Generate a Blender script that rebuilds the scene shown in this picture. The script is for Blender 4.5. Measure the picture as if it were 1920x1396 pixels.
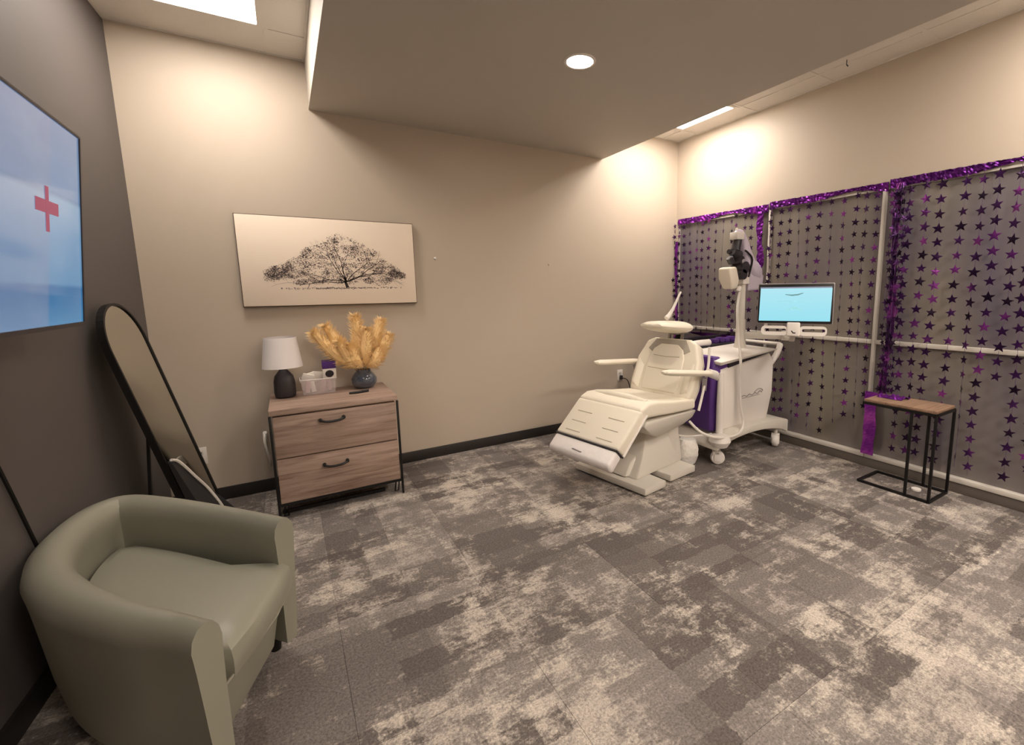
import bpy, bmesh, math, random
import numpy as np
from mathutils import Vector, Matrix
random.seed(7); rng = random.Random(11)
C = bpy.context.scene.collection
for o in list(bpy.data.objects): bpy.data.objects.remove(o)

# ------------------------------------------------------------ camera, world, exposure
def setup_camera():
    px, py, pz = -3.7383, -3.8349, 1.3916
    yaw, pit, rol = -.5606, .1415, -.0139
    cy, sy = math.cos(yaw), math.sin(yaw)
    f = Vector((-sy*math.cos(pit), cy*math.cos(pit), -math.sin(pit)))
    r = Vector((cy, sy, 0)); u = r.cross(f)
    r2 = r*math.cos(rol)+u*math.sin(rol); u2 = -r*math.sin(rol)+u*math.cos(rol)
    cam = bpy.data.cameras.new('camera'); o = bpy.data.objects.new('camera', cam); C.objects.link(o)
    o.matrix_world = Matrix(((r2.x, u2.x, -f.x, px), (r2.y, u2.y, -f.y, py), (r2.z, u2.z, -f.z, pz), (0, 0, 0, 1)))
    cam.sensor_fit = 'HORIZONTAL'; cam.sensor_width = 36; cam.lens = 863.21/1920*36
    cam.shift_x = (960-1080.69)/1920; cam.shift_y = (666.14-698)/1920
    cam.clip_start = .02
    bpy.context.scene.camera = o
setup_camera()
W = bpy.data.worlds.new('world'); bpy.context.scene.world = W; W.use_nodes = True
W.node_tree.nodes['Background'].inputs[0].default_value = (.6, .55, .5, 1)
W.node_tree.nodes['Background'].inputs[1].default_value = .05
vs = bpy.context.scene.view_settings
vs.view_transform = 'Standard'; vs.look = 'None'; vs.gamma = 1; vs.exposure = 0.62; vs.use_curve_mapping = False
TROFFER = {'left': 18.0, 'right': 21.5, 'right_near': 22.0, 'left_near_fill': 6.0, 'rear': 50.0, 'rear_fill_b': 50.0}   # diffuser emission
DOWNLIGHT = 150.0

# ------------------------------------------------------------ helpers
def lin(c):
    return tuple(((x/255)/12.92 if x/255 <= .04045 else ((x/255+.055)/1.055)**2.4) for x in c)+(1,)
def mat(name, col, rough=.6, metal=0, emit=0, ecol=None, spec=None, alpha=1, trans=0, noise=None, bump=None, sheen=0):
    m = bpy.data.materials.new(name); m.use_nodes = True; nt = m.node_tree; b = nt.nodes['Principled BSDF']
    b.inputs['Base Color'].default_value = lin(col); b.inputs['Roughness'].default_value = rough; b.inputs['Metallic'].default_value = metal
    if spec is not None: b.inputs['Specular IOR Level'].default_value = spec
    if trans: b.inputs['Transmission Weight'].default_value = trans
    if alpha < 1: b.inputs['Alpha'].default_value = alpha
    if sheen: b.inputs['Sheen Weight'].default_value = sheen
    if emit:
        b.inputs['Emission Color'].default_value = lin(ecol or col); b.inputs['Emission Strength'].default_value = emit
    tc = nt.nodes.new('ShaderNodeNewGeometry')
    if noise:   # (scale, amount[, stretch])
        n = nt.nodes.new('ShaderNodeTexNoise'); n.inputs['Scale'].default_value = noise[0]; n.inputs['Detail'].default_value = 4
        nt.links.new(tc.outputs['Position'], n.inputs['Vector'])
        mx = nt.nodes.new('ShaderNodeMix'); mx.data_type = 'RGBA'
        c = lin(col); k = noise[1]
        mx.inputs['A'].default_value = tuple(x*(1-k) for x in c[:3])+(1,); mx.inputs['B'].default_value = tuple(min(1, x*(1+k)) for x in c[:3])+(1,)
        nt.links.new(n.outputs['Fac'], mx.inputs['Factor']); nt.links.new(mx.outputs['Result'], b.inputs['Base Color'])
    if bump:
        n = nt.nodes.new('ShaderNodeTexNoise'); n.inputs['Scale'].default_value = bump[0]; n.inputs['Detail'].default_value = 3
        nt.links.new(tc.outputs['Position'], n.inputs['Vector'])
        bp = nt.nodes.new('ShaderNodeBump'); bp.inputs['Strength'].default_value = bump[1]; bp.inputs['Distance'].default_value = bump[2] if len(bump) > 2 else .01
        nt.links.new(n.outputs['Fac'], bp.inputs['Height']); nt.links.new(bp.outputs['Normal'], b.inputs['Normal'])
    return m

class B:
    """collects geometry in world coordinates (or in a frame M) -> one mesh"""
    def __init__(s, M=None): s.v = []; s.f = []; s.M = M
    def add(s, vs_, fs):
        n = len(s.v)
        for p in vs_:
            p = Vector(p)
            if s.M is not None: p = s.M @ p
            s.v.append(p)
        s.f += [tuple(i+n for i in f) for f in fs]; return s
    def box(s, x0, x1, y0, y1, z0, z1):
        vs_ = [(x, y, z) for z in (z0, z1) for y in (y0, y1) for x in (x0, x1)]
        return s.add(vs_, [(0, 2, 3, 1), (4, 5, 7, 6), (0, 1, 5, 4), (2, 6, 7, 3), (0, 4, 6, 2), (1, 3, 7, 5)])
    def bar(s, p0, p1, w, h=None, up=(0, 0, 1)):
        h = h or w; p0 = Vector(p0); p1 = Vector(p1); d = (p1-p0).normalized(); up = Vector(up)
        if abs(d.dot(up)) > .98: up = Vector((1, 0, 0))
        a = d.cross(up).normalized()*w/2; b = a.cross(d).normalized()*h/2
        vs_ = [p+i*a+j*b for p in (p0, p1) for i, j in ((-1, -1), (1, -1), (1, 1), (-1, 1))]
        return s.add(vs_, [(3, 2, 1, 0), (4, 5, 6, 7), (0, 1, 5, 4), (1, 2, 6, 5), (2, 3, 7, 6), (3, 0, 4, 7)])
    def tube(s, pts, r, seg=10, caps=True, flat=1.0):
        pts = [Vector(p) for p in pts]; rs = r if isinstance(r, (list, tuple)) else [r]*len(pts)
        prev = None; rings = []
        for i, p in enumerate(pts):
            d = (pts[min(i+1, len(pts)-1)]-pts[max(i-1, 0)]).normalized()
            if prev is None:
                up = Vector((0, 0, 1)) if abs(d.z) < .9 else Vector((1, 0, 0))
                a = d.cross(up).normalized()
            else: a = (prev-d*prev.dot(d)).normalized()
            prev = a; b = d.cross(a)
            rings.append([p+(a*math.cos(t)+b*math.sin(t)*flat)*rs[i] for t in [2*math.pi*k/seg for k in range(seg)]])
        return s.loft(rings, caps)
    def loft(s, rings, caps=True, closed=False):
        n = len(rings[0]); vs_ = [p for r in rings for p in r]; fs = []
        for i in range(len(rings)-1+(1 if closed else 0)):
            j = (i+1) % len(rings)
            for k in range(n): fs.append((i*n+k, i*n+(k+1) % n, j*n+(k+1) % n, j*n+k))
        if caps and not closed: fs.append(tuple(range(n-1, -1, -1))); fs.append(tuple((len(rings)-1)*n+k for k in range(n)))
        return s.add(vs_, fs)
    def lathe(s, prof, c, seg=24, sq=None):
        cx, cy, cz = c; rings = []
        for r, z in prof:
            ring = []
            for k in range(seg):
                t = 2*math.pi*k/seg; x, y = math.cos(t), math.sin(t)
                if sq: m = (abs(x)**sq+abs(y)**sq)**(-1/sq); x *= m; y *= m
                ring.append((cx+r*x, cy+r*y, cz+z))
            rings.append(ring)
        return s.loft(rings)
    def prism(s, poly, z0, z1):
        n = len(poly)
        return s.add([(x, y, z0) for x, y in poly]+[(x, y, z1) for x, y in poly],
                     [tuple(range(n-1, -1, -1)), tuple(range(n, 2*n))]+[(i, (i+1) % n, n+(i+1) % n, n+i) for i in range(n)])
    def extrude(s, prof, d, half):   # prof: 3D points loop; d: direction vector; half widths (a,b)
        d = Vector(d); a, b = half; n = len(prof); P = [Vector(p) for p in prof]
        return s.add([p+d*a for p in P]+[p+d*b for p in P],
                     [tuple(range(n-1, -1, -1)), tuple(range(n, 2*n))]+[(i, (i+1) % n, n+(i+1) % n, n+i) for i in range(n)])
ROOT = {}
def root(name, loc, label, cat, group=None):
    o = bpy.data.objects.new(name, None); C.objects.link(o); o.location = loc; o.empty_display_size = .05
    o['label'] = label; o['category'] = cat
    if group: o['group'] = group
    ROOT[o.name] = Vector(loc); return o
def make(name, b, m, parent=None, smooth=False, bevel=0, bseg=2, kind=None, label=None, sub=0, uv=None):
    base = ROOT[parent.name] if parent is not None else Vector((0, 0, 0))
    me = bpy.data.meshes.new(name); me.from_pydata([tuple(p-base) for p in b.v], [], b.f)
    bm = bmesh.new(); bm.from_mesh(me); bmesh.ops.recalc_face_normals(bm, faces=bm.faces)
    if bevel:
        es = [e for e in bm.edges if len(e.link_faces) == 2 and e.calc_face_angle(0) > .5]
        bmesh.ops.bevel(bm, geom=es, offset=bevel, segments=bseg, affect='EDGES', profile=.5, clamp_overlap=True)
    bm.to_mesh(me); bm.free()
    if uv:
        l = me.uv_layers.new(name='UVMap')
        for lp in me.loops: l.data[lp.index].uv = uv(me.vertices[lp.vertex_index].co+base)
    me.materials.append(m)
    if smooth or bevel:
        for p in me.polygons: p.use_smooth = True
        try: me.set_sharp_from_angle(angle=math.radians(38))
        except Exception: pass
    o = bpy.data.objects.new(name, me); C.objects.link(o)
    if parent is not None: o.parent = parent
    ROOT[o.name] = base
    if sub:
        md = o.modifiers.new('sub', 'SUBSURF'); md.levels = sub; md.render_levels = sub
    if kind: o['kind'] = kind
    if label: o['label'] = label
    return o
def thing(name, b, m, label, cat, group=None, **k):
    o = make(name, b, m, **k); o['label'] = label; o['category'] = cat
    if group: o['group'] = group
    # origin to the base centre
    vs_ = [v.co for v in o.data.vertices]; c = Vector((sum(v.x for v in vs_)/len(vs_), sum(v.y for v in vs_)/len(vs_), min(v.z for v in vs_)))
    for v in o.data.vertices: v.co -= c
    o.location = c; ROOT[o.name] = c; return o
def catmull(P, n=6):
    P = [Vector(p) for p in P]; out = []
    for i in range(len(P)-1):
        a, b, c, d = P[max(i-1, 0)], P[i], P[i+1], P[min(i+2, len(P)-1)]
        for k in range(n):
            t = k/n; out.append(.5*((2*b)+(c-a)*t+(2*a-5*b+4*c-d)*t*t+(3*b-a-3*c+d)*t**3))
    out.append(P[-1]); return out
def rframe(origin, ang):  # local frame: rotate about z
    return Matrix.Translation(origin) @ Matrix.Rotation(ang, 4, 'Z')

# ------------------------------------------------------------ materials
M_wall = mat('wall_paint', (192, 179, 163), .55, bump=(140, .05, .002))
M_accent = mat('accent_wall_paint', (90, 84, 82), .6, bump=(140, .05, .002))
M_soffit = mat('soffit_paint', (194, 187, 176), .65)
M_tile = mat('ceiling_tile_mat', (226, 221, 214), .9, noise=(180, .06), bump=(160, .25, .002))
M_grid = mat('grid_rail_mat', (224, 219, 212), .5)
M_black = mat('black_metal', (22, 20, 20), .45, .3)
M_base = mat('baseboard_rubber', (38, 34, 33), .5)
M_basegrey = mat('baseboard_grey', (104, 96, 90), .6)
M_white = mat('white_plastic', (232, 226, 220), .35)
M_offwhite = mat('offwhite_metal', (214, 208, 198), .45)
M_pvc = mat('cream_vinyl', (232, 224, 208), .5, bump=(260, .12, .001))
M_stitch = mat('stitch_cream', (190, 178, 158), .6)
M_legwhite = mat('white_vinyl_cover', (232, 226, 224), .45, noise=(28, .06), bump=(40, .3, .004))
M_purple = mat('purple_plastic', (84, 48, 128), .4)
M_dark = mat('dark_plastic', (48, 44, 50), .45)
M_greyp = mat('grey_plastic', (150, 144, 146), .45)
M_leather = mat('sage_leather', (140, 138, 124), .42, bump=(220, .08, .001))
M_shade = mat('lampshade_fabric', (238, 232, 232), .8)
M_pot = mat('black_ceramic', (44, 38, 42), .5)
M_vase = mat('smoked_glass', (120, 132, 152), .05, trans=.7)
M_vase.node_tree.nodes['Principled BSDF'].inputs['Coat Weight'].default_value = 1.0
M_pampas = mat('pampas_gold', (255, 216, 158), .8, noise=(30, .12), sheen=.3)
M_stem = mat('pampas_stem', (196, 150, 96), .8)
M_bin = mat('clear_plastic_bin', (226, 214, 214), .15, alpha=.26)
M_paper = mat('paper_white', (240, 236, 228), .7)
M_pinkp = mat('pinkish_packet', (196, 172, 172), .7)
M_canvas = mat('canvas_cream', (246, 230, 212), .8, bump=(300, .1, .001))
M_ink = [mat('ink_dark', (52, 44, 46), .8), mat('ink_mid', (116, 104, 104), .8), mat('ink_light', (166, 152, 148), .8)]
M_rail = mat('window_frame_white', (206, 200, 192), .45)
M_chrome = mat('brushed_metal', (170, 165, 160), .3, .9)
M_cable = mat('white_cable', (222, 216, 208), .5)
M_bag = mat('white_bag', (240, 236, 230), .45, bump=(30, .6, .02))
M_scuff = mat('white_filler', (214, 208, 200), .8)

def pane_mat():
    m = mat('frosted_film', (150, 142, 128), .30); nt = m.node_tree; b = nt.nodes['Principled BSDF']
    g = nt.nodes.new('ShaderNodeNewGeometry'); mp = nt.nodes.new('ShaderNodeMapping'); mp.inputs['Scale'].default_value = (1, 1.2, .5)
    n = nt.nodes.new('ShaderNodeTexNoise'); n.inputs['Scale'].default_value = 1.6; n.inputs['Detail'].default_value = 5
    cr = nt.nodes.new('ShaderNodeValToRGB'); cr.color_ramp.elements[0].position = .3; cr.color_ramp.elements[1].position = .7
    cr.color_ramp.elements[0].color = lin((104, 97, 108)); cr.color_ramp.elements[1].color = lin((140, 133, 120))  # purplish low end paints the foil curtain's reflection into the film
    nt.links.new(g.outputs['Position'], mp.inputs['Vector']); nt.links.new(mp.outputs[0], n.inputs['Vector'])
    nt.links.new(n.outputs['Fac'], cr.inputs[0]); nt.links.new(cr.outputs[0], b.inputs['Base Color'])
    return m
M_pane = pane_mat()
def foil_mat(name, c1, c2, c3, rough=.28):
    m = mat(name, c1, rough, .75); nt = m.node_tree; b = nt.nodes['Principled BSDF']
    oi = nt.nodes.new('ShaderNodeObjectInfo'); g = nt.nodes.new('ShaderNodeNewGeometry')
    n = nt.nodes.new('ShaderNodeTexNoise'); n.inputs['Scale'].default_value = 7; nt.links.new(g.outputs['Position'], n.inputs['Vector'])
    ad = nt.nodes.new('ShaderNodeMath'); ad.operation = 'ADD'
    ml = nt.nodes.new('ShaderNodeMath'); ml.operation = 'MULTIPLY'; ml.inputs[1].default_value = .5
    nt.links.new(oi.outputs['Random'], ml.inputs[0]); nt.links.new(ml.outputs[0], ad.inputs[0])
    sb = nt.nodes.new('ShaderNodeMath'); sb.operation = 'SUBTRACT'; sb.inputs[1].default_value = .25
    nt.links.new(n.outputs['Fac'], sb.inputs[0]); nt.links.new(sb.outputs[0], ad.inputs[1])
    cr = nt.nodes.new('ShaderNodeValToRGB'); e = cr.color_ramp.elements
    e[0].color = lin(c1); e[1].color = lin(c2); e[0].position = .3; e[1].position = .62
    x = e.new(.82); x.color = lin(c3)
    nt.links.new(ad.outputs[0], cr.inputs[0]); nt.links.new(cr.outputs[0], b.inputs['Base Color'])
    return m
M_star = foil_mat('star_foil', (36, 20, 44), (72, 34, 92), (142, 62, 150))
M_foil = foil_mat('header_foil', (74, 16, 96), (112, 28, 138), (176, 52, 184), .34)
M_foilb = foil_mat('bright_foil', (112, 36, 140), (138, 50, 168), (190, 84, 200), .3)
M_thread = mat('thread', (92, 62, 104), .6)

def wood_mat(name, ca, cb, cc, axis=0, sc=1.0):
    m = mat(name, ca, .55); nt = m.node_tree; b = nt.nodes['Principled BSDF']
    g = nt.nodes.new('ShaderNodeNewGeometry'); mp = nt.nodes.new('ShaderNodeMapping')
    s = [26*sc, 26*sc, 26*sc]; s[axis] = 1.8*sc; mp.inputs['Scale'].default_value = s
    n = nt.nodes.new('ShaderNodeTexNoise'); n.inputs['Scale'].default_value = 1.4; n.inputs['Detail'].default_value = 8; n.inputs['Roughness'].default_value = .62; n.inputs['Distortion'].default_value = .6
    cr = nt.nodes.new('ShaderNodeValToRGB'); e = cr.color_ramp.elements
    e[0].color = lin(cc); e[1].color = lin(cb); e[0].position = .3; e[1].position = .72; x = e.new(.5); x.color = lin(ca)
    nt.links.new(g.outputs['Position'], mp.inputs['Vector']); nt.links.new(mp.outputs[0], n.inputs['Vector']); nt.links.new(n.outputs['Fac'], cr.inputs[0])
    nt.links.new(cr.outputs[0], b.inputs['Base Color'])
    bp = nt.nodes.new('ShaderNodeBump'); bp.inputs['Strength'].default_value = .15; bp.inputs['Distance'].default_value = .003
    nt.links.new(n.outputs['Fac'], bp.inputs['Height']); nt.links.new(bp.outputs[0], b.inputs['Normal'])
    return m
M_wood = wood_mat('rustic_oak', (162, 138, 124), (184, 160, 145), (124, 100, 88))
M_wood2 = wood_mat('dark_oak', (140, 112, 92), (160, 130, 108), (100, 78, 62))

def carpet_mat():
    m = bpy.data.materials.new('carpet'); m.use_nodes = True; nt = m.node_tree; N = nt.nodes; L = nt.links; b = N['Principled BSDF']
    b.inputs['Roughness'].default_value = .95; b.inputs['Specular IOR Level'].default_value = .15
    g = N.new('ShaderNodeNewGeometry'); P = g.outputs['Position']; oi = N.new('ShaderNodeObjectInfo')
    def math_(op, a, c=None, v=None):
        n = N.new('ShaderNodeMath'); n.operation = op
        if hasattr(a, 'links'): L.new(a, n.inputs[0])
        else: n.inputs[0].default_value = a
        if c is not None:
            if hasattr(c, 'links'): L.new(c, n.inputs[1])
            else: n.inputs[1].default_value = c
        return n.outputs[0]
    def vm(op, a, c):
        n = N.new('ShaderNodeVectorMath'); n.operation = op; L.new(a, n.inputs[0])
        if isinstance(c, tuple): n.inputs[1].default_value = c
        else: L.new(c, n.inputs[1])
        return n.outputs[0]
    def noise(scale, stretch=(1, 1, 1), det=4, off=(0, 0, 0), rough=.55):
        v = vm('MULTIPLY', vm('ADD', P, off), stretch); n = N.new('ShaderNodeTexNoise'); n.inputs['Scale'].default_value = scale
        n.inputs['Detail'].default_value = det; n.inputs['Roughness'].default_value = rough; L.new(v, n.inputs['Vector']); return n.outputs['Fac']
    # ragged edges for the woven blocks
    wn = N.new('ShaderNodeTexNoise'); wn.inputs['Scale'].default_value = 26; wn.inputs['Detail'].default_value = 3; L.new(P, wn.inputs['Vector'])
    w = vm('MULTIPLY', vm('SUBTRACT', wn.outputs['Color'], (.5, .5, .5)), (.045, .045, 0))
    Q = vm('ADD', P, w)
    def cell(size, off, src):
        v = vm('SNAP', vm('ADD', src, off), size+(10.0,)) if len(size) == 2 else None
        wnn = N.new('ShaderNodeTexWhiteNoise'); wnn.noise_dimensions = '3D'; L.new(v, wnn.inputs['Vector']); return wnn.outputs['Value']
    A = cell((.305, .61), (.0, .0, 5), P); D = cell((.203, .15), (.07, .11, 5), Q); E = cell((.11, .36), (.31, .05, 5), Q); F = cell((.42, .12), (.13, .21, 5), Q)
    big = noise(1.7, det=3)
    dens = math_('ADD', math_('ADD', math_('MULTIPLY', A, .20), math_('MULTIPLY', D, .18)), math_('ADD', math_('MULTIPLY', E, .22), math_('MULTIPLY', F, .16)))
    dens = math_('ADD', dens, math_('MULTIPLY', math_('SUBTRACT', big, .5), 1.3))
    dens = math_('ADD', dens, math_('MULTIPLY', math_('SUBTRACT', noise(9, det=6, off=(3, 1, 0), rough=.7), .5), 1.9))
    dens = math_('ADD', dens, .08)
    fine = noise(70, (1, 1, 1), 5, rough=.8)
    streak = noise(24, (.35, 1.6, 1), 5, (5, 0, 0), .7)
    mot = math_('ADD', math_('MULTIPLY', fine, .55), math_('MULTIPLY', streak, .45))
    th = math_('SUBTRACT', .80, math_('MULTIPLY', dens, .50))
    mk = N.new('ShaderNodeMapRange'); mk.interpolation_type = 'SMOOTHSTEP'
    L.new(math_('SUBTRACT', mot, th), mk.inputs['Value']); mk.inputs['From Min'].default_value = -.11; mk.inputs['From Max'].default_value = .15
    base = N.new('ShaderNodeValToRGB'); e = base.color_ramp.elements
    e[0].color = lin((97, 90, 87)); e[1].color = lin((132, 125, 121)); e[0].position = .2; e[1].position = .8; L.new(math_('ADD', math_('MULTIPLY', A, .4), math_('MULTIPLY', F, .6)), base.inputs[0])
    lt = N.new('ShaderNodeValToRGB'); e = lt.color_ramp.elements
    e[0].color = lin((170, 160, 153)); e[1].color = lin((194, 184, 173)); L.new(D, lt.inputs[0])
    mx = N.new('ShaderNodeMix'); mx.data_type = 'RGBA'; L.new(mk.outputs[0], mx.inputs['Factor']); L.new(base.outputs[0], mx.inputs['A']); L.new(lt.outputs[0], mx.inputs['B'])
    sp = N.new('ShaderNodeMapRange'); L.new(noise(110, det=4, rough=.85), sp.inputs['Value']); sp.inputs['From Min'].default_value = .33; sp.inputs['From Max'].default_value = .67
    sp.inputs['To Min'].default_value = .5; sp.inputs['To Max'].default_value = 1.4
    sc = N.new('ShaderNodeVectorMath'); sc.operation = 'SCALE'; L.new(mx.outputs['Result'], sc.inputs[0])
    tv = math_('ADD', math_('MULTIPLY', oi.outputs['Random'], .14), .93)
    L.new(math_('MULTIPLY', sp.outputs[0], tv), sc.inputs['Scale'])
    L.new(sc.outputs[0], b.inputs['Base Color'])
    bp = N.new('ShaderNodeBump'); bp.inputs['Strength'].default_value = .35; bp.inputs['Distance'].default_value = .004
    L.new(noise(240, det=2), bp.inputs['Height']); L.new(bp.outputs[0], b.inputs['Normal'])
    return m
M_carpet = carpet_mat()
def lampmat(name, strength, col=(255, 243, 230)):
    return mat(name, (240, 235, 228), .5, emit=strength, ecol=col)

# ------------------------------------------------------------ room shell
H = 2.95; XL = -4.4727; YN = -6.2; XLN = -4.845   # left wall runs very slightly outward towards the camera
def struct(name, b, m, **k): return make(name, b, m, kind='structure', **k)
floor = struct('floor', B().box(XLN-.15, .15, YN-.15, .15, -.12, -.008), M_base)
ts = .61
i = 0
for ix in range(9):
    for iy in range(11):
        x1 = -ix*ts; x0 = x1-ts; y1 = -iy*ts; y0 = y1-ts
        if x1 < XLN or y1 < YN: continue
        xl = x0+.0006; xr = x1-.0006
        xl = max(xl, XLN-.02)
        b = B().box(xl, xr, max(y0, YN)+.0006, y1-.0006, -.008, rng.uniform(-.0006, 0.0))
        make('carpet_tile', b, M_carpet, floor)
wb = struct('wall_back', B().box(XL-.2, .12, 0, .12, 0, H), M_wall)
wr = struct('wall_right', B().add([], []).box(0, .12, YN, 0, 2.09, H).box(0, .12, YN, 0, 0, .085).box(0, .12, -.03, 0, .085, 2.09).box(0, .12, YN, -4.25, .085, 2.09), M_wall)
wl = struct('wall_left', B().prism([(XL, .0), (XL-.12, .0), (XLN-.12, YN), (XLN, YN)], 0, H), M_accent)
wf = struct('wall_front', B().box(XLN-.1, .12, YN-.12, YN, 0, H), M_wall)
struct('baseboard_back', B().box(XL, 0, -.012, 0, 0, .088), M_base, bevel=.003)
struct('baseboard_right', B().box(-.012, 0, YN, -.013, 0, .07), M_basegrey, bevel=.003)
def xl(y): return XL+(XLN-XL)*(y/YN)
struct('baseboard_left', B().prism([(xl(-.013)+.012, -.013), (xl(-.013), -.013), (XLN, YN), (XLN+.012, YN)], 0, .088), M_base)
# ceiling slab, tiles, rails, soffit
SX0, SX1, SZ, SYN = -3.4827, -1.0003, 2.646, -4.4
ceil = struct('ceiling', B().box(XLN-.15, .15, YN-.15, .15, H+.012, H+.10), M_grid)
xs = [XL-.01, -4.26, -3.69, SX0]; ys = [0, -.33, -.98, -1.63, -2.28, -2.93, -3.58, -4.23, -4.88, -5.53, YN]
xr_ = [SX1, -.85, -.22, 0]; yr = [0, -.29, -.99, -1.68, -2.37, -3.06, -3.75, -4.44, -5.13, YN]
lights = []
def tilegrid(xs, ys, lit):
    for a in range(len(xs)-1):
        for c in range(len(ys)-1):
            if (a, c) in lit: lights.append((lit[(a, c)], xs[a], xs[a+1], ys[c+1], ys[c])); continue
            make('ceiling_tile', B().box(xs[a]+.012, xs[a+1]-.012, ys[c+1]+.012, ys[c]-.012, H+.003, H+.012), M_tile, ceil)
    for x in xs[1:-1]: make('grid_rail', B().box(x-.012, x+.012, ys[-1], ys[0], H-.001, H+.012), M_grid, ceil)
    for y in ys[1:-1]: make('grid_rail', B().box(xs[0], xs[-1], y-.012, y+.012, H-.0015, H+.012), M_grid, ceil)
    for x in (xs[0], xs[-1]): make('grid_rail', B().box(x-.014, x+.014, ys[-1], ys[0], H-.002, H+.012), M_grid, ceil)
    make('grid_rail', B().box(xs[0], xs[-1], ys[0]-.016, ys[0], H-.0025, H+.012), M_grid, ceil)
tilegrid(xs, ys, {(1, 1): 'left', (1, 5): 'left_near_fill'})  # the near panel is unseen, added to light the armchair
tilegrid(xr_, yr, {(1, 1): 'right', (1, 5): 'right_near'})
# tiles behind the camera, between the two strips
xm = [SX0, -2.86, -2.24, -1.62, SX1]; ym = [SYN, -5.0, -5.6, YN]
tilegrid(xm, ym, {(1, 1): 'rear', (3, 1): 'rear_fill_b'})  # both panels are out of view, added as fill light
make('soffit', B().box(SX0, SX1, SYN, 0, SZ, H+.002), M_soffit, ceil)
LBL = {'left': 'square white ceiling light panel in the left tiled strip beside the mirror corner',
       'right': 'white ceiling light panel nearest the back wall in the right strip, above the wheeled machine',
       'right_near': 'ceiling light panel in the right strip nearer the room front', 'left_near_fill': 'unseen fill light panel added in the left strip above the armchair',
       'rear': 'unseen fill light panel added at the front end of the room, left one', 'rear_fill_b': 'unseen fill light panel added at the front end of the room, right one'}
for key, x0, x1, y0, y1 in lights:
    t = root('ceiling_light', ((x0+x1)/2, (y0+y1)/2, H), LBL[key], 'ceiling light')
    fr = B()
    for bx in ((x0+.012, x0+.045, y0+.012, y1-.012), (x1-.045, x1-.012, y0+.012, y1-.012), (x0+.045, x1-.045, y0+.012, y0+.045), (x0+.045, x1-.045, y1-.045, y1-.012)):
        fr.box(*bx, H-.004, H+.012)
    make('frame', fr, M_grid, t)
    make('diffuser', B().box(x0+.045, x1-.045, y0+.045, y1-.045, H+.002, H+.011), lampmat('diffuser_'+key, TROFFER[key]), t)
    xc = (x0+x1)/2
    if 'left' not in key: make('center_bar', B().box(xc-.02, xc+.02, y0+.045, y1-.045, H-.003, H+.002), M_grid, t)
for (dx, dy, lb) in ((-2.238, -1.524, 'round white recessed downlight glowing in the lowered ceiling'), (-2.238, -3.6, 'round recessed downlight in the lowered ceiling above the viewer')):
    t = root('recessed_downlight', (dx, dy, SZ), lb, 'ceiling light')
    ring = [[(dx+r*math.cos(a), dy+r*math.sin(a), z) for a in [2*math.pi*k/32 for k in range(32)]] for r, z in ((.090, SZ), (.088, SZ-.006), (.074, SZ-.007), (.068, SZ-.001))]
    make('trim_ring', B().loft(ring, caps=False), M_white, t, smooth=True)
    make('lens', B().lathe([(.069, -.004), (.069, -.001)], (dx, dy, SZ), 32), lampmat('downlight_lens', DOWNLIGHT, (255, 238, 218)), t)
t = root('ceiling_hook', (-.28, -1.922, H), 'tiny dark wire hook hanging from the right ceiling strip', 'hook')
make('wire', B().tube([(-.28, -1.922, H), (-.28, -1.922, H-.02), (-.287, -1.925, H-.032), (-.28, -1.93, H-.045), (-.27, -1.925, H-.035)], .003, 6), M_black, t)

# ------------------------------------------------------------ windows on the right wall
mull = [-.03, -1.17, -2.105, -3.05, -4.25]
for w in range(4):
    y1, y0 = mull[w], mull[w+1]
    pn = B().box(.02, .03, y0+.012, y1-.012, .10, .955)
    wnd = root('window_%d' % (w+1), (.02, (y0+y1)/2, .085), '', '')
    del wnd['label']; del wnd['category']; wnd['kind'] = 'structure'
    make('lower_pane', pn, M_pane, wnd)
    make('upper_pane', B().box(.02, .03, y0+.012, y1-.012, .985, 2.085), M_pane, wnd)
    make('middle_rail', B().box(-.006, .03, y0+.012, y1-.012, .957, .988), M_rail, wnd, bevel=.004)
    make('window_frame', B().box(0, .03, y0, y1, 2.075, 2.092).box(0, .03, y0, y0+.012, .09, 2.075).box(0, .03, y1-.012, y1, .09, 2.075), M_rail, wnd)
    make('sill', B().box(-.022, .03, y0+.001, y1-.001, .072, .105), M_rail, wnd, bevel=.005)
struct('trim_1', B().box(-.012, .018, -2.114, -2.094, .105, 2.08), M_rail, bevel=.004)
struct('trim_2', B().box(-.008, .018, -1.178, -1.160, .105, 2.08), M_rail, bevel=.003)

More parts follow.
